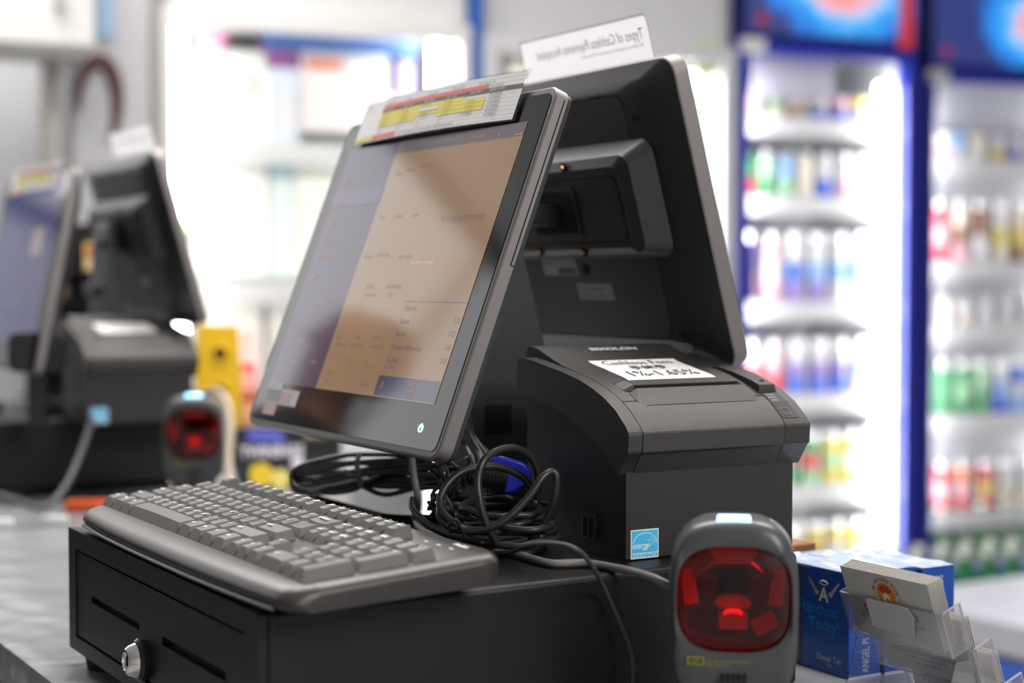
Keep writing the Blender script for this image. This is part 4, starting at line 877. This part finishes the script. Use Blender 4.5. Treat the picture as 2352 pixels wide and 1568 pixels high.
# --- blue cooler two, set back
SH2 = [max(.155, gx(2250, p, .75)[1]) for p in (385, 612, 752, 950, 1165, 1335)]
r2, w2 = cooler('drinks_cooler', 2128, 2560, .5, gx(2250, -20, .5)[1], gx(2250, 160, .5)[1], blue, (.8, .82, .86), 'blue drinks cooler at the right frame edge, set further back', SH2, (2480, .35, gx(2250, 250, .56)[1]))
def headsign(r, w, z0, z1, label):
    q = MB(); ff = lambda x, z, y: (x, y - .012, z)
    q.box(.012, -.012, z0, w - .012, .04, z1, 0)
    cx, cz = w * .58, z0 + .165
    q.quad(.014, z0 + .002, w - .014, z1 - .002, -.0015, 1, ff)
    q.flat([(.07 + .02 * math.cos(a * .5236), z0 + .045 + .02 * math.sin(a * .5236)) for a in range(12)], -.002, 5, ff)
    E_ = lambda n_, c, s: mat(n_, (.1, .1, .1), .4, emit=c, es=s)
    m = bpy.data.materials.new('header_print'); m.use_nodes = True; nt = m.node_tree; b = nt.nodes['Principled BSDF']; b.inputs['Base Color'].default_value = (.05, .05, .05, 1); b.inputs['Roughness'].default_value = .3
    tc = nt.nodes.new('ShaderNodeTexCoord'); mp = nt.nodes.new('ShaderNodeMapping'); mp.vector_type = 'POINT'
    mp.inputs['Scale'].default_value = (1 / .30, 0, 1 / .21); mp.inputs['Location'].default_value = (-cx / .30, 0, -cz / .21)
    ln = nt.nodes.new('ShaderNodeVectorMath'); ln.operation = 'LENGTH'; nz = nt.nodes.new('ShaderNodeTexNoise'); nz.inputs['Scale'].default_value = 14; nz.inputs['Detail'].default_value = 3
    ad = nt.nodes.new('ShaderNodeMath'); ad.operation = 'MULTIPLY_ADD'; ad.inputs[1].default_value = .5; cr = nt.nodes.new('ShaderNodeValToRGB')
    els = [(0, (1, .30, .10)), (.22, (1, .34, .30)), (.40, (.95, .45, .60)), (.50, (.35, .65, 1)), (.62, (.02, .40, .95)), (.85, (.0, .20, .80)), (1.0, (.012, .03, .20))]
    cr.color_ramp.elements[0].position = 0; cr.color_ramp.elements[0].color = (*els[0][1], 1); cr.color_ramp.elements[1].position = 1; cr.color_ramp.elements[1].color = (*els[-1][1], 1)
    for p_e, c_e in els[1:-1]: e = cr.color_ramp.elements.new(p_e); e.color = (*c_e, 1)
    sb2 = nt.nodes.new('ShaderNodeMath'); sb2.operation = 'SUBTRACT'; sb2.inputs[1].default_value = .25
    L_ = nt.links.new; L_(tc.outputs['Object'], mp.inputs[0]); L_(mp.outputs[0], ln.inputs[0]); L_(tc.outputs['Object'], nz.inputs['Vector']); L_(nz.outputs['Fac'], ad.inputs[0]); L_(ln.outputs['Value'], ad.inputs[2]); L_(ad.outputs[0], sb2.inputs[0]); L_(sb2.outputs[0], cr.inputs[0]); L_(cr.outputs[0], b.inputs['Emission Color']); b.inputs['Emission Strength'].default_value = 1.0
    q.build('lit_header', [mat('head_navy', (.01, .015, .08), .4), m, m, m, m, mat('head_red', (.1, .01, .01), .4, emit=(.3, .01, .03), es=1)], r, label=label)
headsign(r1, w1, zy(96, 0) + .012, zy(-60, 0), 'backlit blue header with a pink splash')
headsign(r2, w2, gx(2250, 160, .5)[1] + .012, gx(2250, -15, .5)[1], 'backlit blue header with an orange splash')
q = MB(); q.box(w1 - .075, -.02, zy(100, 0), w1 - .028, -.002, zy(-50, 0)); q.build('red_strip', mat('red_strip', (.5, .03, .03), .4, emit=(.5, .03, .03), es=.5), r1, label='red strip at the end of the header')
for r_, z_ in ((r1, zy(112, 0)), (r2, gx(2250, 176, .5)[1])):
    q = MB(); q.box(.0, -.008, z_ - .028, .085, -.001, z_ + .018); q.build('white_badge', mat('badge_white', (.75, .75, .75), .5), r_)
q = MB(); q.box(.10, .088, zy(232, .1), .40, .098, zy(136, .1)); q.build('price_card', mat('pale_card', (.62, .6, .68), .6), r1)
q = MB(); q.box(-.005, -.05, zy(690, 0), .03, -.02, zy(560, 0)); q.build('door_handle', mat('handle_blue', (.02, .02, .22), .4), r1, bevel=.005)

def canmesh(cols, h=.168, rad=.033):
    b = [0, .03, .36, .62, .93, 1]
    q = MB(); P_ = [(rad * .75, 0), (rad, h * .05)]; q.lathe(P_, 16, 0, caps=True)
    n = len(cols) - 1
    for i in range(n): q.lathe([(rad, h * (.05 + .83 * i / n)), (rad, h * (.05 + .83 * (i + 1) / n))], 16, i + 1, caps=False)
    q.lathe([(rad, h * .88), (rad * .82, h * .97), (rad * .80, h), (rad * .74, h * .985), (.001, h * .985)], 16, 0, caps=False)
    return q
canlib = {}
def can_obj(cols, h, rad, shape='can'):
    key = (tuple(cols), round(h, 3), rad)
    if key not in canlib:
        ms = [mat('can_metal', (.75, .75, .76), .22, metal=1)] + [mat('can_%d_%d_%d' % c, s2l(*c), .10) for c in cols]
        canlib[key] = canmesh([0] + list(cols), h, rad).mesh('drink_can', ms)
    return canlib[key]
WH, PK, RD, BL, LB, GR, LG, YL, CR, PU, OR, BRN = (228, 228, 230), (238, 190, 198), (215, 85, 90), (75, 115, 220), (145, 185, 240), (85, 160, 105), (165, 212, 165), (225, 205, 110), (235, 225, 205), (150, 130, 200), (225, 140, 80), (150, 110, 80)
CN = {WH: 'white', PK: 'pink', RD: 'red', BL: 'blue', LB: 'light blue', GR: 'green', LG: 'light green', YL: 'yellow', CR: 'cream', PU: 'lilac', OR: 'orange', BRN: 'brown'}
def row(r, w, shelf_i, z, xs, cols_list, h, cooler_name, y=.115, rad=.030, rows_deep=1):
    n = len(xs)
    for i, (x, cols) in enumerate(zip(xs, cols_list)):
        for dpt in range(rows_deep):
            me = can_obj(cols, h, rad); o = bpy.data.objects.new('drink_can', me); C.objects.link(o)
            loc = L2W(x, y + rad + dpt * rad * 2.2, 0, (r.location.x, r.location.y), GT); o.location = (loc.x, loc.y, z + .001); o.rotation_euler = (0, 0, random.uniform(0, 6))
            nmz = ' and '.join(dict.fromkeys(CN[c] for c in cols))
            tag(o, '%s can, %s from left, %s shelf of %s' % (nmz, ordn[i], ordn[shelf_i], cooler_name), 'drink can', 'drink cans in the ' + cooler_name)
xs1 = lambda pxs: [gx(p, 645, .15)[0] - gx(1698, 645, 0)[0] for p in pxs]
c1 = 'first blue cooler'
row(r1, w1, 0, SH1[0], xs1([1725, 1775, 1824, 1872, 1921, 1968]), [(CR, PK), (CR, LG), (BRN, CR), (BL, CR), (BL, PK), (PU, YL)], .10, c1)
row(r1, w1, 1, SH1[1], xs1([1712, 1755, 1799, 1842, 1885, 1930, 1972]), [(RD, GR), (GR, LG), (LG, LB), (CR, CR), (BL, WH), (PK, WH), (PK, WH)], .155, c1, rad=.0275)
row(r1, w1, 2, SH1[2], xs1([1720, 1770, 1820, 1870, 1920, 1966]), [(PK, PU), (PK, WH, PK), (PU, BL, WH), (PU, LB, WH), (WH, LB, WH), (WH, LB, WH)], .235, c1, rad=.028)
row(r1, w1, 3, SH1[3], xs1([1728, 1777, 1827, 1877, 1925, 1972]), [(WH, RD, WH), (RD, PK), (BL, PU, WH), (BL, PU, WH), (BL, PU, WH), (WH, LB, WH)], .185, c1, rad=.0295)
row(r1, w1, 4, SH1[4], xs1([1770, 1815, 1861, 1905, 1947, 1985]), [(GR, RD, LG), (GR, RD), (LG, RD, GR), (YL, LG, YL), (YL, CR, YL), (CR, CR)], .18, c1, rad=.0285)
row(r1, w1, 5, SH1[5], xs1([1780, 1826, 1872, 1918, 1964]), [(OR, CR), (PK, CR), (OR, YL), (BRN, WH, YL), (CR, YL)], .17, c1)
xs2 = lambda pxs: [gx(p, 645, .65)[0] - gx(2128, 645, .5)[0] for p in pxs]
c2 = 'second blue cooler'
row(r2, w2, 0, SH2[0], xs2([2160, 2192, 2235, 2280, 2325, 2368]), [(PK, WH), (WH, LB), (WH, CR), (YL, WH), (PU, WH), (WH, WH)], .13, c2, rad=.029)
row(r2, w2, 1, SH2[1], xs2([2155, 2200, 2245, 2290, 2335, 2380]), [(RD, PK, RD), (PK, BRN, CR), (WH, BRN), (CR, YL, WH), (BRN, YL, CR), (CR, BRN)], .245, c2, rad=.031)
row(r2, w2, 2, SH2[2], xs2([2168, 2212, 2260, 2306, 2350]), [(WH, CR), (CR, WH), (WH, WH), (WH, WH), (WH, WH)], .125, c2, rad=.030)
row(r2, w2, 3, SH2[3], xs2([2165, 2208, 2250, 2295, 2335, 2378]), [(GR, GR), (GR, LG, GR), (GR, LG), (BL, LB, WH), (LB, WH, BL), (LB, WH, LB)], .215, c2, rad=.030)
row(r2, w2, 4, SH2[4], xs2([2166, 2212, 2264, 2310, 2355]), [(RD, PK, RD), (RD, PK, OR), (RD, YL, RD), (CR, WH), (CR, WH)], .20, c2, rad=.031)
row(r2, w2, 5, SH2[5], xs2([2165, 2212, 2258, 2304, 2350]), [(GR, LG, GR)] * 5, .22, c2, rad=.033, rows_deep=1)
def bottle(px, py, i):
    q = MB(); q.lathe([(.03, 0), (.034, .01), (.034, .12), (.030, .15), (.014, .20), (.012, .235), (.013, .24)], 16, 0); q.lathe([(.0145, .24), (.0145, .262), (.001, .262)], 12, 1, caps=False); q.lathe([(.0345, .05), (.0345, .10)], 16, 2, caps=False)
    return q
# crate of green bottles in front of the coolers
crx = at(2250, 1560, 4.3)
cr = root('bottle_crate', Vector((1.22, 4.55, 0)), GT, 'low white floor stand carrying green bottles before the second cooler', 'floor stand')
q = MB(); q.box(-.12, -.05, .0005, .45, .22, .18); q.build('stand_body', mat('stand_pale', (.6, .65, .7), .5), cr, bevel=.01)
bm = bottle(0, 0, 0).mesh('green_bottle', [mat('bottle_green', (.01, .16, .04), .12), mat('cap_white', (.7, .7, .65), .4), mat('bottle_label', (.05, .30, .12), .5)])
for i in range(6):
    for j in range(2):
        o = bpy.data.objects.new('green_bottle', bm); C.objects.link(o); l = L2W(-.08 + i * .085, .02 + j * .09, 0, (1.22, 4.55), GT); o.location = (l.x, l.y, .181)
        tag(o, 'green bottle, %s from left in the %s row of the floor stand' % (ordn[i], ('front', 'rear')[j]), 'bottle', 'green bottles on the floor stand')

# --- grey cooler in the middle
SHg = [gx(1600, p, .2)[1] - .02 for p in (330, 560, 800, 1010)]
rg, wg = cooler('drinks_cooler', 1112, 1690, 0, gx(1400, -60, 0)[1], gx(1400, 92, 0)[1], (.62, .62, .65), (.85, .85, .82), 'grey framed glass-door cooler behind the customer screen', SHg, (1590, .5, gx(1600, 170, .06)[1]), fw=.05, es=40)
q = MB(); q.box(-.028, .0, 0, -.004, .3, gx(1100, -60, 0)[1]); q.build('blue_edge', mat('edge_blue', (.01, .12, .45), .4), rg, label='blue edge strip')
packet('wall_sign', 0, 0, 4, .001, .001, [(1, 1, 1)], 'x') if False else None
def goods(px0, py0, px1, py1, cols, name, label, y=.16, cat='packet', group=None, dep=.08):
    x0, z0 = gx(px0, py1, y); x1, z1 = gx(px1, py0, y)
    m = MB(); m.box(x0, y, z0, x1, y + dep, z1, 0, gp); w, h = x1 - x0, z1 - z0
    for i, c in enumerate(cols[1:]):
        m.quad(x0 + w * .12, z0 + h * (.1 + .8 * i / max(1, len(cols) - 1)), x1 - w * .12, z0 + h * (.1 + .8 * (i + .7) / max(1, len(cols) - 1)), 0, i + 1, lambda x, z, w_: gp(x, y - .002, z))
    o = m.build(name, [mat('pk_%d_%d_%d' % c, s2l(*c), .4) for c in cols]); tag(o, label, cat, group); return o
gg = 'boxes in the grey cooler'
goods(1600, 100, 1650, 172, [(190, 215, 120), (215, 230, 160)], 'shelf_label', 'green square label inside the grey cooler, upper right corner', y=.036, cat='label', dep=.01)
goods(1596, 270, 1624, 420, [(225, 190, 130), (240, 225, 190)], 'drink_carton', 'tall beige drink carton inside the grey cooler near its right edge', group=gg)
goods(1560, 480, 1600, 558, [(230, 230, 235), (200, 210, 230)], 'drink_carton', 'pale drink carton on the second shelf of the grey cooler', group=gg)
goods(1185, 150, 1270, 328, [(235, 235, 220), (215, 220, 200)], 'drink_carton', 'cream drink carton on the top shelf of the grey cooler, left side', group=gg)
goods(1440, 190, 1540, 328, [(225, 230, 245), (200, 205, 235)], 'drink_carton', 'pale blue drink carton on the top shelf of the grey cooler, right side', group=gg)
goods(1588, 640, 1622, 798, [(235, 235, 225), (200, 215, 180)], 'drink_carton', 'white and green carton on the third shelf of the grey cooler', group=gg)

# --- white lit display case on the left
SHc = [gx(700, p, .2)[1] - .02 for p in (330, 640, 900)]
rc, wc = cooler('display_case', 372, 1084, 0, gx(700, -80, 0)[1], gx(700, 34, 0)[1], (.72, .71, .70), (.85, .87, .88), 'bright white lit display case behind both registers', SHc, (1000, .4, gx(1000, 62, .06)[1]), tubes_left=True, fw=.035, es=34)
gd = 'packets in the bright display case'
def g2(a, b, c, d, cols, label, **k): goods(a, b, c, d, cols, 'food_packet', label, group=gd, **k)
g2(445, 72, 520, 120, [(190, 60, 130), (235, 190, 220)], 'magenta packet label at the upper left inside the bright display case')
g2(400, 28, 520, 58, [(60, 120, 150)], 'dark teal strip at the top left inside the bright display case', y=.10)
g2(610, 60, 960, 110, [(70, 110, 175)], 'navy blue banner strip along the top inside the bright display case', y=.14)
g2(624, 160, 686, 326, [(215, 228, 245), (228, 225, 228)], 'pale blue white packet added to brighten the gap between top shelf packets')  # this and the next two are added to brighten dark gaps
g2(622, 410, 676, 635, [(225, 238, 235)], 'slim pale packet added to brighten the gap under the teal packet')
g2(895, 225, 985, 326, [(235, 240, 250)], 'pale packet added to brighten the gap below the lilac packet')
g2(605, 92, 690, 155, [(120, 60, 130), (150, 90, 150)], 'purple packet beside the navy banner in the bright display case')
g2(690, 112, 800, 300, [(240, 230, 230), (245, 240, 235), (245, 240, 235), (245, 240, 235), (245, 240, 235), (238, 130, 90)], 'white packet with orange red band in the bright display case')
g2(800, 120, 890, 300, [(245, 245, 240), (240, 225, 235)], 'tall white packet right of the orange banded packet')
g2(915, 140, 950, 220, [(165, 150, 200)], 'lilac slim packet near the right light tube of the display case')
g2(440, 120, 620, 325, [(245, 245, 240), (240, 235, 220), (240, 205, 200)], 'wide white packet on the top shelf, left in the bright display case')
g2(445, 374, 615, 635, [(245, 245, 240), (245, 225, 220), (240, 240, 235)], 'wide white packet on the middle shelf, left in the bright display case')
g2(630, 374, 680, 406, [(185, 212, 218)], 'pale teal packet on the middle shelf of the bright display case', y=.14)
g2(680, 374, 800, 635, [(250, 250, 240), (245, 240, 235)], 'wide white packet on the middle shelf, right of the teal packet')
g2(405, 372, 430, 430, [(60, 100, 110), (200, 205, 150)], 'narrow dark teal packet at the left edge of the bright display case', y=.10)
g2(405, 500, 440, 530, [(120, 180, 60)], 'small green packet at the left edge of the bright display case', y=.10)
g2(460, 688, 600, 890, [(245, 240, 230), (240, 190, 180)], 'white packet with pink band on the lowest shelf of the display case')
g2(620, 692, 760, 890, [(245, 240, 230), (235, 225, 180)], 'cream packet on the lowest shelf of the display case')
g2(700, 1000, 900, 1060, [(235, 240, 235), (190, 215, 210)], 'pale packet low in the bright display case, seen under the screen')

# --- left: pillar, grey recess, white wall cabinet
q = MB(); x0 = gx(165, 0, 0)[0]; x1 = gx(352, 0, 0)[0]; q.box(x0, .02, 0, x1, .5, 2.9, 0, gp); struct('wall_pillar', q, mat('pillar_grey', (.52, .52, .54), .6), bevel=.005)
q = MB(); x0 = gx(350, 0, 0)[0]; x1 = gx(371, 0, 0)[0]; q.box(x0, .0, 0, x1, .3, 2.9, 0, gp); struct('trim_1', q, mat('trim_grey', (.28, .27, .26), .5))
q = MB(); cx, cz = gx(228, 240, .015); pts = []
for k in range(21):
    t = k / 20; a = R(-60 + 250 * t); pts.append(gp(cx + .045 * math.cos(a) * (1 + .2 * t), .014, cz + .115 * math.sin(a)))
q.tube(pts, .02, 8, rf=lambda i: .006 + .016 * math.sin(math.pi * i / 20)); q.build('pillar_emblem', mat('maroon', (.10, .03, .04), .5)); o = bpy.data.objects['pillar_emblem']; tag(o, 'curved maroon emblem on the grey pillar at left', 'emblem')
q = MB(); x0 = gx(222, 40, 0)[0]; x1 = gx(262, 0, 0)[0]; q.box(x0, .0, gx(240, 85, 0)[1], x1, .02, gx(240, -40, 0)[1], 0, gp); o = q.build('blue_notice', mat('notice_blue', (.35, .5, .7), .6)); tag(o, 'pale blue notice near the top of the grey pillar', 'notice')
wcab = root('wall_cabinet', L2W(gx(-260, 0, -.3)[0], -.3, gx(60, 100, -.3)[1], GO, GT), GT, 'white wall cabinet in the upper left corner', 'cabinet')
xw = gx(218, 0, -.3)[0] - gx(-260, 0, -.3)[0]; hz = .45
q = MB(); q.box(0, 0.02, 0, xw, .35, hz); q.build('body', mat('cabinet_white', (.62, .62, .60), .5), wcab)
q = MB(); q.box(.002, 0, .002, xw - .002, .018, hz - .002); dd = q.build('door', mat('cabinet_white', (.62, .62, .60), .5), wcab, bevel=.003)
q = MB(); hx_ = gx(135, 0, -.3)[0] - gx(-260, 0, -.3)[0]; q.box(hx_ - .012, -.02, .085, hx_ + .012, 0, .3); q.build('handle', mat('handle_grey', (.38, .38, .37), .4), dd, bevel=.003)
q = MB(); x0 = gx(102, 0, -.05)[0]; x1 = gx(138, 0, -.05)[0]; q.box(x0, -.05, 0, x1, .1, 2.2, 0, gp); struct('trim_2', q, mat('post_beige', (.42, .40, .37), .5))

# blue and white freezer between the counter and the coolers
fz = root('chest_freezer', L2W(2.05, .45, 0), TH, 'low blue and white chest freezer at the lower right, badly out of focus', 'freezer')
q = MB(); q.box(0, 0, .0005, .6, 1.1, .48); q.build('body', mat('freezer_blue', (.03, .10, .45), .4), fz, bevel=.01)
q = MB(); q.box(-.01, -.01, .485, .61, 1.11, .56); q.build('lid', mat('freezer_white', (.36, .37, .42), .4), fz, bevel=.01)

# ================================================================== ROOM
q = MB(); q.box(-7, -3, -.05, 7, 9, 0); struct('floor', q, mat('floor_tile', (.35, .34, .33), .35, mottle=.1, mscale=3))
q = MB(); q.box(-7, -3, 3.0, 7, 9, 3.05); struct('ceiling', q, mat('ceiling_white', (.75, .75, .74), .7))
q = MB(); q.box(-8, .66, 0, 6, .75, 3.0, 0, gp); struct('wall_back', q, mat('wall_white', (.62, .63, .66), .7))
q = MB(); q.box(-7.1, -3, 0, -7, 9, 3.0); struct('wall_left', q, mat('wall_white', (.62, .63, .66), .7))
q = MB(); q.box(-7, -3.1, 0, 7, -3, 3.0); struct('wall_front', q, mat('wall_white', (.62, .63, .66), .7))
q = MB(); q.box(7, -3, 0, 7.1, 9, 3.0); struct('wall_right', q, mat('wall_white', (.62, .63, .66), .7))
xw0, xw1 = -5.9, -2.72
q = MB()
for a in ((xw0 - .06, 1.72, xw1 + .06, 1.78), (xw0 - .06, 2.92, xw1 + .06, 2.98), (xw0 - .06, 1.78, xw0, 2.92), (xw1, 1.78, xw1 + .06, 2.92), (-4.55, 1.78, -4.5, 2.92)): q.box(a[0], .60, a[1], a[2], .66, a[3], 0, gp)
wf = struct('reflected_glow', q, mat('glow_frame', (.6, .6, .6), .5))  # unseen glowing panel, added to brighten what the screen reflects
q = MB(); q.box(xw0, .63, 1.78, xw1, .64, 2.92, 0, gp); q.build('glow_face', mat('glow_white', (.8, .8, .8), .2, emit=(.98, .97, 1), es=1.8), wf)
q = MB(); q.box(-8, .62, 0, -2.7, .66, .98, 0, gp); struct('unseen_dark_panel', q, mat('panel_dark', (.04, .035, .03), .5))  # unseen dark panel, added to darken what the drawer front reflects
m_lamp = mat('panel_light', (1, 1, 1), .5, emit=(1, .96, .92), es=25)
i = 0
for x, y, w, l, nm_ in ((-.3, 2.0, 1.2, .6, 'above the register'), (1.05, 2.3, .9, .6, 'above the aisle at right'), (-1.5, 3.5, 1.2, .6, 'in front of the display case'), (2.6, -1.7, 1.2, 1.2, 'added as fill behind the photographer'), (1.6, -.7, 1.2, .6, 'right of the photographer')):  # the one behind the photographer is added to light the near sides
    r_ = root('ceiling_light', Vector((x, y, 2.96)), 0, 'white square ceiling light panel ' + nm_, 'ceiling light', 'ceiling light panels')
    q = MB(); q.box(-w / 2 - .02, -l / 2 - .02, .005, w / 2 + .02, l / 2 + .02, .04); q.build('frame', m_white, r_)
    q = MB(); q.box(-w / 2, -l / 2, 0, w / 2, l / 2, .006); q.build('diffuser', m_lamp, r_)


# ================================================================== OPERATOR standing beside the frame, seen only mirrored in the lit screen
def skin(name, joints, edges, mt, parent, sub=2, rootv=0):
    me = bpy.data.meshes.new(name); me.from_pydata([j[0] for j in joints], edges, []); me.materials.append(mt)
    o = bpy.data.objects.new(name, me); C.objects.link(o); o.parent = parent
    sk = o.modifiers.new('skin', 'SKIN'); sk.use_smooth_shade = True
    sv = me.skin_vertices[0].data if me.skin_vertices else None
    if sv is None:
        bpy.context.view_layer.objects.active = o; sv = me.skin_vertices[0].data
    for i, j in enumerate(joints): sv[i].radius = j[1] if isinstance(j[1], tuple) else (j[1], j[1]); sv[i].use_root = (i == rootv)
    sb_ = o.modifiers.new('sub', 'SUBSURF'); sb_.levels = sub; sb_.render_levels = sub
    return o
pr = root('person', L2W(-.34, 1.60, 0), TH, 'person in a dark shirt standing left of the registers, mirrored in the lit screen', 'person')
m_skin = mat('skin_tone', (.30, .13, .07), .5); m_shirt = mat('shirt_dark', (.012, .011, .012), .8); m_hair = mat('hair_dark', (.02, .010, .006), .5); m_trs = mat('trousers_dark', (.02, .02, .025), .8)
# x' is the direction the person faces
J = [((0, 0, .92), (.07, .10)), ((0, 0, 1.08), (.07, .10)), ((.0, 0, 1.22), (.07, .10)), ((.0, 0, 1.33), (.05, .06)), ((.01, 0, 1.40), .05), ((.03, 0, 1.47), .062), ((.035, 0, 1.54), (.085, .072)), ((.02, 0, 1.60), (.065, .058))]
E1 = [(i, i + 1) for i in range(7)]
for s_ in (1, -1):
    b0 = len(J); J += [((0, s_ * .17, 1.29), .040), ((.02, s_ * .22, 1.10), .040), ((.20, s_ * .19, .99), .033), ((.27, s_ * .18, .98), .028), ((0, s_ * .09, .84), .055), ((.01, s_ * .095, .48), .045), ((0, s_ * .10, .10), .040), ((.06, s_ * .10, .045), .040), ((.14, s_ * .10, .035), .03)]
    E1 += [(3, b0), (b0, b0 + 1), (b0 + 1, b0 + 2), (b0 + 2, b0 + 3), (0, b0 + 4), (b0 + 4, b0 + 5), (b0 + 5, b0 + 6), (b0 + 6, b0 + 7), (b0 + 7, b0 + 8)]
    for k, yy in enumerate((-.024, -.008, .008, .024)):
        f0 = len(J); J += [((.335, s_ * .18 + yy, .975), .009), ((.365, s_ * .18 + yy * 1.1, .962), .008), ((.385, s_ * .18 + yy * 1.1, .948), .007)]; E1 += [(b0 + 3, f0), (f0, f0 + 1), (f0 + 1, f0 + 2)]
    f0 = len(J); J += [((.30, s_ * .145, .968), .010), ((.33, s_ * .128, .958), .009)]; E1 += [(b0 + 3, f0), (f0, f0 + 1)]
skin('body', J, E1, m_skin, pr)
def ell(cx, z, rx, ry, n=20): return [(cx + rx * math.cos(2 * math.pi * k / n), ry * math.sin(2 * math.pi * k / n), z) for k in range(n)]
def cloth_build(name, mb, m):
    o = mb.build(name, m, pr, ang=180); r_ = o.modifiers.new('weld', 'REMESH'); r_.mode = 'VOXEL'; r_.voxel_size = .012; r_.use_smooth_shade = True
    sm_ = o.modifiers.new('soft', 'SMOOTH'); sm_.iterations = 6; return o
q = MB(); q.loft([ell(0, z, rx, ry) for z, rx, ry in ((.80, .125, .165), (.95, .122, .160), (1.08, .120, .158), (1.22, .128, .185), (1.30, .118, .195), (1.36, .085, .13), (1.39, .062, .075))])
for s_ in (1, -1): q.tube(spline([(0, s_ * .13, 1.315), (0, s_ * .185, 1.30), (.008, s_ * .208, 1.20), (.02, s_ * .218, 1.11)], 5), .062, 14)
cloth_build('shirt', q, m_shirt)
q = MB(); q.loft([ell(0, z, rx, ry) for z, rx, ry in ((.72, .10, .15), (.80, .120, .165), (.90, .112, .152), (.96, .105, .142))])
for s_ in (1, -1): q.tube(spline([(0, s_ * .085, .80), (.01, s_ * .092, .48), (0, s_ * .10, .05)], 6), .08, 14, rf=lambda i: .092 - .0024 * i)
cloth_build('trousers', q, m_trs)
H = [((-.02, 0, 1.47), (.055, .06)), ((-.01, 0, 1.55), (.085, .082)), ((.015, 0, 1.62), (.075, .065))]; skin('hair', H, [(0, 1), (1, 2)], m_hair, pr)
q = MB()
for s_ in (1, -1): q.lathe([(.011, 0), (.007, .006), (.001, .008)], 10, fn=lambda u, v, w_: (.086 + w_, s_ * .026 + u, 1.530 + v * .6))
q.build('eyes', mat('eye_dark', (.02, .015, .01), .3), pr)
q = MB(); q.loft([[(.080, -.014, 1.490), (.080, .014, 1.490), (.080, .008, 1.53), (.080, -.008, 1.53)], [(.112, -.007, 1.496), (.112, .007, 1.496), (.098, .004, 1.525), (.098, -.004, 1.525)]]); q.build('nose', m_skin, pr, bevel=.003)
q = MB(); q.tube([(.080, -.020, 1.472), (.088, 0, 1.470), (.080, .020, 1.472)], .004, 6); q.build('mouth', mat('lips', (.30, .08, .07), .5), pr)
for s_ in (1, -1): q = MB(); q.lathe([(.018, 0), (.020, .006), (.012, .010)], 10, fn=lambda u, v, w_: (.02 + u * .7, s_ * (.075 + w_), 1.52 + v)); q.build('ear', m_skin, pr)

# ================================================================== CAMERA, WORLD
cam = bpy.data.cameras.new('camera'); co = bpy.data.objects.new('camera', cam); C.objects.link(co)
cam.sensor_width = 36; cam.lens = F / 2352 * 36; co.location = (0, 0, CZ); co.rotation_euler = (R(90) - PITCH, 0, 0)
cam.clip_start = .02; cam.clip_end = 60
cam.dof.use_dof = True; cam.dof.focus_distance = 1.165; cam.dof.aperture_fstop = 3.4; cam.dof.aperture_blades = 0
sc = bpy.context.scene; sc.camera = co
w = bpy.data.worlds.new('world'); w.use_nodes = True; w.node_tree.nodes['Background'].inputs[0].default_value = (.8, .85, 1, 1); w.node_tree.nodes['Background'].inputs[1].default_value = .35; sc.world = w
sc.view_settings.view_transform = 'Standard'; sc.view_settings.look = 'None'; sc.view_settings.gamma = 1; sc.view_settings.use_curve_mapping = False; sc.view_settings.exposure = 0
sc.cycles.use_denoising = True; sc.cycles.sample_clamp_indirect = 6; sc.cycles.max_bounces = 8; sc.cycles.diffuse_bounces = 3; sc.cycles.glossy_bounces = 4; sc.cycles.transparent_max_bounces = 16; sc.cycles.caustics_reflective = False; sc.cycles.caustics_refractive = False
